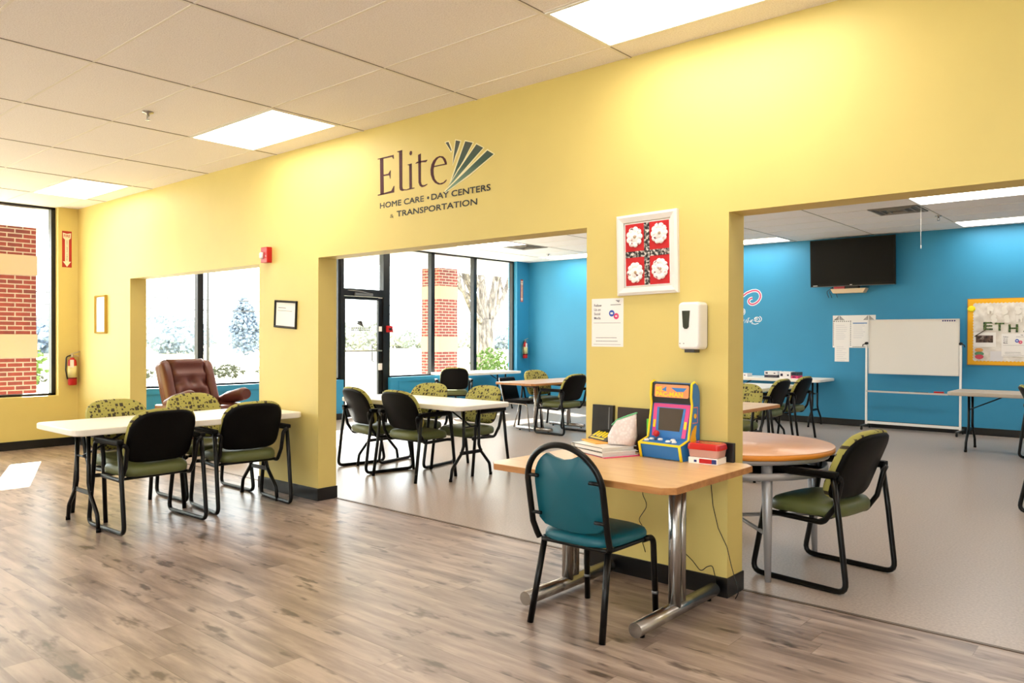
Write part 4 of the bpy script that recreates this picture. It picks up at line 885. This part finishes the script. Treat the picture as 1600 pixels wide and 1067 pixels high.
for i, (x, l) in enumerate(((-3.25, .14), (-3.05, .12), (-2.98, .13))):
    mb = MB(); mb.cyl((-l / 2, 0, 0), (l / 2, 0, 0), .008, 8); o = mb.done('marker_pen', ABK, None, (x, 8.955, .6085)); tag(o, ['dark marker pen lying on the whiteboard tray, farthest from the eraser', 'dark marker pen lying mid-tray on the whiteboard stand', 'dark marker pen lying on the whiteboard tray nearest the eraser'][i], 'pen')
# bulletin board
bb = thing('bulletin_board', 'bulletin board with yellow scalloped border and green cut-out letters on the blue wall', 'bulletin board')
mb = MB(); quad(mb, fb_, -2.46, -.9, 1.035, 2.02, .018); mb.done('board', M('board_wood', (170, 120, 50), .5), bb)
YB = M('border_yellow', (240, 176, 10), .6); mb = MB(); quad(mb, fb_, -2.45, -.91, 1.045, 2.012, .020, w0=.018); mb.done('border_paper', YB, bb)
m = M('crumpled_white', rough=.7); t_ = NT(m); nz = t_.noise(t_.coord(), 9, 4); t_.color(t_.ramp(nz, [(.3, (206, 196, 184)), (.7, (238, 232, 224))])); t_.bump(nz, .6, .02)
pts = []
k = 0
def scal(a, b_, n, fn2):
    return [fn2(a + (b_ - a) * i / n, .012 * abs(math.sin(PI * i / 2))) for i in range(n)]
pts = scal(-2.375, -.96, 60, lambda u, d: (u, 1.105 - d)) + scal(1.105, 1.945, 40, lambda v, d: (-.96 + d, v)) + scal(-.96, -2.375, 60, lambda u, d: (u, 1.945 + d)) + scal(1.945, 1.105, 40, lambda v, d: (-2.375 - d, v))
mb = MB(); mb.prism(pts, .020, .0215, fb_); mb.done('white_backing', m, bb)
GL = M('camo_green', rough=.7); t_ = NT(GL); t_.color(t_.ramp(t_.noise(t_.coord(), 40, 2), [(.4, (30, 58, 34)), (.6, (110, 130, 70))]))
for ch, u, v in (('E', -2.25, 1.56), ('T', -2.105, 1.548), ('H', -1.935, 1.525), ('A', -1.755, 1.53)): text(ch, fb_, GL, bb, u, v, .115, .12, w=.028, name='cut_out_letter', bold=.03)
WL = M('white_cutout', (232, 226, 216), .7)
rnd = random.Random(3)
for row, z in enumerate((1.79, 1.665)):
    for k in range(7):
        u = -2.2 + k * .165 + row * .03; mb = MB(); n_ = rnd.choice((0, 1, 2)); h_ = .1
        if n_ == 0: mb.box(u, u + .03, B - .034, B - .023, z, z + h_, bev=.004); mb.prism(circ(u + .05, z + h_ * .72, .032, 10), .023, .033, fb_); mb.box(u + .05, u + .075, B - .034, B - .023, z, z + h_ * .5, bev=.004)
        elif n_ == 1: mb.prism([(u, z), (u + .028, z), (u + .06, z + h_ * .8), (u + .085, z), (u + .108, z), (u + .075, z + h_), (u + .04, z + h_)], .023, .034, fb_)
        else: mb.prism(circ(u + .05, z + h_ * .7, .038, 10, 20, 300), .023, .033, fb_); mb.prism(circ(u + .055, z + h_ * .3, .04, 10, -160, 120), .023, .034, fb_)
        mb.done('white_cut_out', WL, bb)
mb = MB(); mb.pad(circ(-2.405, 1.87, .055, 16, ry=.045), fb_, [(1, .02), (.9, .028), (.5, .032)]); mb.done('yellow_rosette', M('lemon', (244, 226, 20), .6), bb)
mb = MB(); mb.tube([(-2.36, B - .03, 1.46), (-2.22, B - .03, 1.56)], .006, 6); mb.done('twig', M('twig', (84, 70, 50), .7), bb)
mb = MB(); quad(mb, fb_, -2.375, -2.09, 1.305, 1.52, .024, w0=.0215); mb.done('photo_card', PAPER, bb)
m = M('dark_photo', rough=.6); t_ = NT(m); t_.color(t_.ramp(t_.noise(t_.coord(), 22, 3), [(.35, (26, 20, 22)), (.55, (96, 70, 60)), (.7, (150, 140, 130))])); mb = MB(); quad(mb, fb_, -2.345, -2.125, 1.37, 1.475, .0255, w0=.024); mb.done('photograph', m, bb)
mb = MB(); quad(mb, fb_, -2.02, -1.72, 1.17, 1.50, .026, w0=.0215); po2 = mb.done('flyer', PAPER, bb)
social_poster(lambda u, v, w_: Vector((u, B - .0255 - w_, v)), -2.02, -1.72, 1.17, 1.50, po2)
mb = MB(); quad(mb, fb_, -1.69, -1.35, 1.09, 1.505, .0245, w0=.0215); nl = mb.done('activity_sheet', PAPER, bb)
mb = MB(); quad(mb, fb_, -1.69, -1.35, 1.435, 1.505, .0255, w0=.0245); mb.done('green_heading', M('leaf_green', (60, 150, 60), .6), nl)
for i, (c_, z) in enumerate((((200, 180, 20), 1.39), ((90, 70, 40), 1.31), ((150, 140, 20), 1.225), ((60, 150, 120), 1.14))):
    mb = MB(); mb.prism(circ(-1.645, z, .03, 14), .0245, .0258, fb_); mb.prism(circ(-1.645, z + .0, .012, 10), .0258, .0264, fb_); mb.done('round_icon', M('icon_%d' % i, c_, .6), nl)
mb = MB(); quad(mb, fb_, -2.16, -2.0, 1.10, 1.245, .0235, w0=.0215); mb.done('small_note', M('note_grey', (222, 218, 220), .7), bb)
mb = MB(); mb.prism(circ(-2.305, 1.26, .055, 16, ry=.03), .0215, .026, fb_); mb.done('orange_sticker', M('soft_orange', (226, 160, 90), .6), bb)
mb = MB(); mb.prism(circ(-2.30, 1.205, .06, 16, ry=.03), .0215, .027, fb_); mb.done('green_sticker', M('soft_green', (90, 140, 100), .6), bb)
mb = MB(); mb.prism(circ(-2.30, 1.16, .055, 16, ry=.035), .0215, .0275, fb_); mb.done('red_sticker', M('soft_red', (206, 70, 90), .6), bb)
# swirl decal
sw = thing('swirl_decal', 'pink swirl with white-outlined script painted on the blue wall past the pillar', 'wall decal')
SW = [(-6.35, 1.98), (-6.2, 2.06), (-6.002, 2.175), (-5.921, 2.233), (-5.82, 2.27), (-5.75, 2.272), (-5.70, 2.25), (-5.671, 2.205), (-5.665, 2.158), (-5.68, 2.115), (-5.71, 2.075), (-5.759, 2.042), (-5.80, 2.028), (-5.84, 2.03), (-5.875, 2.05), (-5.888, 2.085), (-5.875, 2.115), (-5.845, 2.135), (-5.815, 2.138)]
SW = [tuple(v)[:2] for v in fillet([(a, b_, 0) for a, b_ in SW], .05, 4)]
mb = MB(); stroke(mb, SW, .052, fb_, .001); mb.done('swirl_outline', PAPER, sw); mb = MB(); stroke(mb, SW, .028, fb_, .0016); mb.done('swirl', M('rose', (196, 76, 120), .6), sw)
mb = MB()
def arcp(cu, cv, r, a0, a1, ry=None, n=14): return [(cu + r * math.cos(R(a0 + (a1 - a0) * k / n)), cv + (ry or r) * math.sin(R(a0 + (a1 - a0) * k / n))) for k in range(n + 1)]
for p in (arcp(-5.99, 1.90, .04, -110, 110, .055), arcp(-5.99, 1.90, .02, -110, 110, .03), arcp(-5.73, 1.76, .05, -160, 170, .04), arcp(-5.745, 1.765, .022, 0, 360, .018), arcp(-5.72, 1.765, .075, -70, 60, .055),
          [(-6.0, 1.70), (-5.965, 1.765), (-5.955, 1.70), (-5.925, 1.765), (-5.915, 1.70)], [(-5.90, 1.70), (-5.89, 1.785), (-5.865, 1.785)], [(-5.87, 1.74), (-5.855, 1.705), (-5.835, 1.75)], arcp(-5.815, 1.73, .022, 40, 300, .02), [(-5.83, 1.69), (-5.76, 1.675), (-5.70, 1.69)]): stroke(mb, p, .011, fb_, .001)
mb.done('script_lettering', PAPER, sw)
# boxes on the table by the blue wall
WC = M('white_carton', (232, 228, 228), .6)
def carton(x, z0, w_, h, label, band=None):
    t = thing('game_box', label, 'box', (x, 8.72, .7705 + z0)); mb = MB(); mb.box(-w_ / 2, w_ / 2, -.1, .1, 0, h, bev=.003); mb.done('carton', band if band else WC, t)
    mb = MB(); mb.box(-w_ / 2 + .02, -w_ / 2 + .06, -.1012, -.1, h * .3, h * .7); mb.box(w_ / 2 - .06, w_ / 2 - .03, -.1012, -.1, h * .35, h * .6); mb.done('box_print', M('dark_ink'), t)
carton(-5.76, 0, .28, .055, 'low white box closest to the yellow pillar on the table by the blue wall'); carton(-5.21, 0, .22, .045, 'black and white box at the bottom of the taller stack by the blue wall', M('carton_grey', (70, 66, 72), .6))
carton(-5.21, .046, .22, .06, 'white box on top of the black and white one by the blue wall'); carton(-4.97, 0, .19, .105, 'square white box between the stacked boxes and the pink one')
carton(-4.81, 0, .11, .045, 'small bright pink box by the blue wall', M('pink_box', (222, 60, 120), .6)); carton(-4.81, .046, .11, .055, 'small dark box on top of the pink box', M('carton_dark', (50, 52, 60), .5))

# ------------------------------------------------------------------ outside
mb = MB(); mb.box(-15, XW, -20, 24, -.25, -.08); mb.box(XW, 14, -20, YR - .12, -.25, -.08); struct('floor_walkway', mb, M('concrete', (214, 208, 196), .85))
m = M('dry_grass', rough=.95); t_ = NT(m); t_.color(t_.ramp(t_.noise(t_.coord(), .6, 4), [(.3, (150, 148, 112)), (.7, (190, 182, 150))]))
mb = MB(); mb.box(-220, -15, -160, 220, -.4, -.12); o = mb.done('lawn', m); o['kind'] = 'structure'
mb = MB(); mb.box(-14.1, -11.24, -12, 22, 3.12, 3.32); mb.box(-13.85, -13.2, -12, 22, 3.06, 3.12); struct('ceiling_canopy', mb, M('canopy_white', (240, 238, 232), .8))
def column(y0, label):
    t = thing('brick_column', label, 'column', (-13.5, y0, -.08)); STN = M('tan_stone', (172, 138, 106), .8)
    for (z0, z1, mm, g) in ((0, 1.18, BRICK, 0), (1.18, 1.53, STN, .012), (1.53, 2.42, BRICK, 0), (2.42, 2.72, STN, .012), (2.72, 3.14, BRICK, 0)):
        mb = MB(); mb.box(-.3 - g, .3 + g, -.3 - g, .3 + g, z0, z1, bev=.006 if g else 0); mb.done('stone_band' if g else 'brick_shaft', mm, t)
column(-.09, 'red brick column with tan bands right outside the front window'); column(8.94, 'red brick column with tan bands outside the rear room windows')
# big tree
BARK = M('bark', rough=.95); t_ = NT(BARK); nb = t_.noise(t_.coord((5, 5, 1.2)), 2.2, 6, .7); t_.color(t_.ramp(nb, [(.36, (64, 56, 50)), (.5, (112, 102, 92)), (.64, (150, 138, 126))])); t_.bump(nb, 1., .05)
tr = thing('tree', 'large bare tree with rough forked trunk outside the far window', 'tree', (-19, 16.45, -.12))
mb = MB(); rr = random.Random(11)
def limb(p, d, r, L, depth, mbx):
    pts = [p]; rs = [r]; q = p.copy(); dd = d.normalized(); n = 5
    for k in range(n):
        dd = (dd + Vector((rr.uniform(-.16, .16), rr.uniform(-.2, .2), rr.uniform(-.05, .16)))).normalized(); q = q + dd * L / n; pts.append(q.copy()); rs.append(r * (1 - .45 * (k + 1) / n))
    mbx.tube(pts, rs, 8 if r > .05 else 5)
    if depth > 0:
        for k in range(3 if depth > 1 else 3):
            i = rr.choice((2, 3, 4, 5)); nd = (dd + Vector((rr.uniform(-.9, .9), rr.uniform(-.9, .9), rr.uniform(-.1, .8)))).normalized(); limb(pts[i], nd, rs[i] * .62, L * .68, depth - 1, mbx)
mb.tube([(0, 0, -.1), (.02, .0, .3), (0, .02, 1.2), (-.02, 0, 2.2)], [.46, .38, .33, .36], 14); mb.done('trunk', BARK, tr)
mb = MB()
for d, r, L in (((.1, -.75, 1), .17, 2.6), ((0, -.15, 1), .19, 3.0), ((.1, .45, 1), .17, 2.8), ((-.1, 1.0, .8), .12, 2.6), ((.2, -1.3, .8), .11, 2.6)): limb(Vector((0, 0, 1.9)), Vector(d), r, L, 3, mb)
mb.done('branches', BARK, tr)
# foliage helper
def blob_tree(name, label, cat, x, y, h, wd, col, trunk=True, n=260, grp=None, leaf=.22, cone=0.):
    t = thing(name, label, cat, (x, y, -.12), 0, grp); r_ = random.Random(int(abs(x * 31 + y * 17)))
    m_ = M('foliage_%d_%d_%d' % col, col, .9); mb = MB()
    for k in range(n):
        while True:
            v = Vector((r_.uniform(-1, 1), r_.uniform(-1, 1), r_.uniform(-1, 1)))
            if v.length < 1: break
        zf = (v.z + 1) / 2; rad = wd / 2 * (1 - cone * zf)
        c = Vector((v.x * rad, v.y * rad, h * (.22 if trunk else .0) + zf * h * (.76 if trunk else .92))); s_ = leaf * r_.uniform(.6, 1.3)
        a = Vector((r_.uniform(-1, 1), r_.uniform(-1, 1), r_.uniform(-1, 1))).normalized() * s_; b_ = a.orthogonal().normalized() * s_ * r_.uniform(.5, 1); cc = a.cross(b_).normalized() * s_ * .5
        mb.faces([c + a, c + b_, c - a, c - b_, c + cc, c - cc], [(0, 1, 4), (1, 2, 4), (2, 3, 4), (3, 0, 4), (1, 0, 5), (2, 1, 5), (3, 2, 5), (0, 3, 5)])
    mb.done('foliage', m_, t)
    if trunk: mb = MB(); mb.tube([(0, 0, 0), (0, 0, h * .6)], [h * .025, h * .012], 8); mb.done('trunk', BARK, t)
    return t
rr = random.Random(5)
haze_pal = [(128, 142, 158), (142, 152, 160), (150, 156, 148), (158, 160, 148)]  # distance haze mixed straight into the foliage colours
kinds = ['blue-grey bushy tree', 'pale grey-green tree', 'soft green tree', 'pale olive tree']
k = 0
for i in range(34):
    ang = i / 33; y = -16 + ang * 128; x = -72 - 9 * (i % 3); c_ = haze_pal[rr.randrange(4)]; h_ = rr.uniform(2.6, 4.6)
    blob_tree('distant_tree', 'tree in the line far beyond the road, paled by haze painted into its colour', 'tree', x, y, h_, rr.uniform(5.5, 7.5), c_, False, 420, 'distant trees beyond the field', .34)
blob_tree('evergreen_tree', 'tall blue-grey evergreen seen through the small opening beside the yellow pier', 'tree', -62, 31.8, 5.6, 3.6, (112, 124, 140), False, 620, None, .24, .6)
blob_tree('shrub', 'bright green leafy shrub under the big tree outside the far window', 'shrub', -16.4, 13.9, 1.35, 1.3, (70, 92, 30), False, 420, None, .06)
blob_tree('shrub', 'green shrub seen past the brick column through the front window', 'shrub', -24, 2.6, 1.6, 2.6, (84, 104, 40), False, 420, None, .1)
for i in range(9): blob_tree('low_bush', 'low grey-green bush in the row along the lawn', 'bush', -27 + rr.uniform(-.4, .4), .5 + i * 1.75, .55, 1.5, (66, 68, 52), False, 200, 'bushes in the row along the lawn', .07)
mb = MB(); mb.tube([(-46, 20.1, -.1), (-46, 20.1, 7.9)], [.09, .07], 8); mb.box(-46.1, -45.9, 19.1, 21.1, 7.6, 7.75); tag(mb.done('utility_pole', M('pole_grey', (70, 68, 68), .9)), 'thin grey utility pole beyond the lawn carrying the wires', 'utility pole')
for z, lab in ((3.75, 'upper overhead wire crossing the view beyond the lawn'), (3.1, 'lower overhead wire crossing the view beyond the lawn')):
    mb = MB(); P = [(-46, 20.1 + s_, z + 3.0 * 0 + .0006 * s_ * s_) for s_ in range(-60, 91, 10)]; mb.tube(P, .03, 5); tag(mb.done('overhead_wire', M('pole_grey')), lab, 'wire')
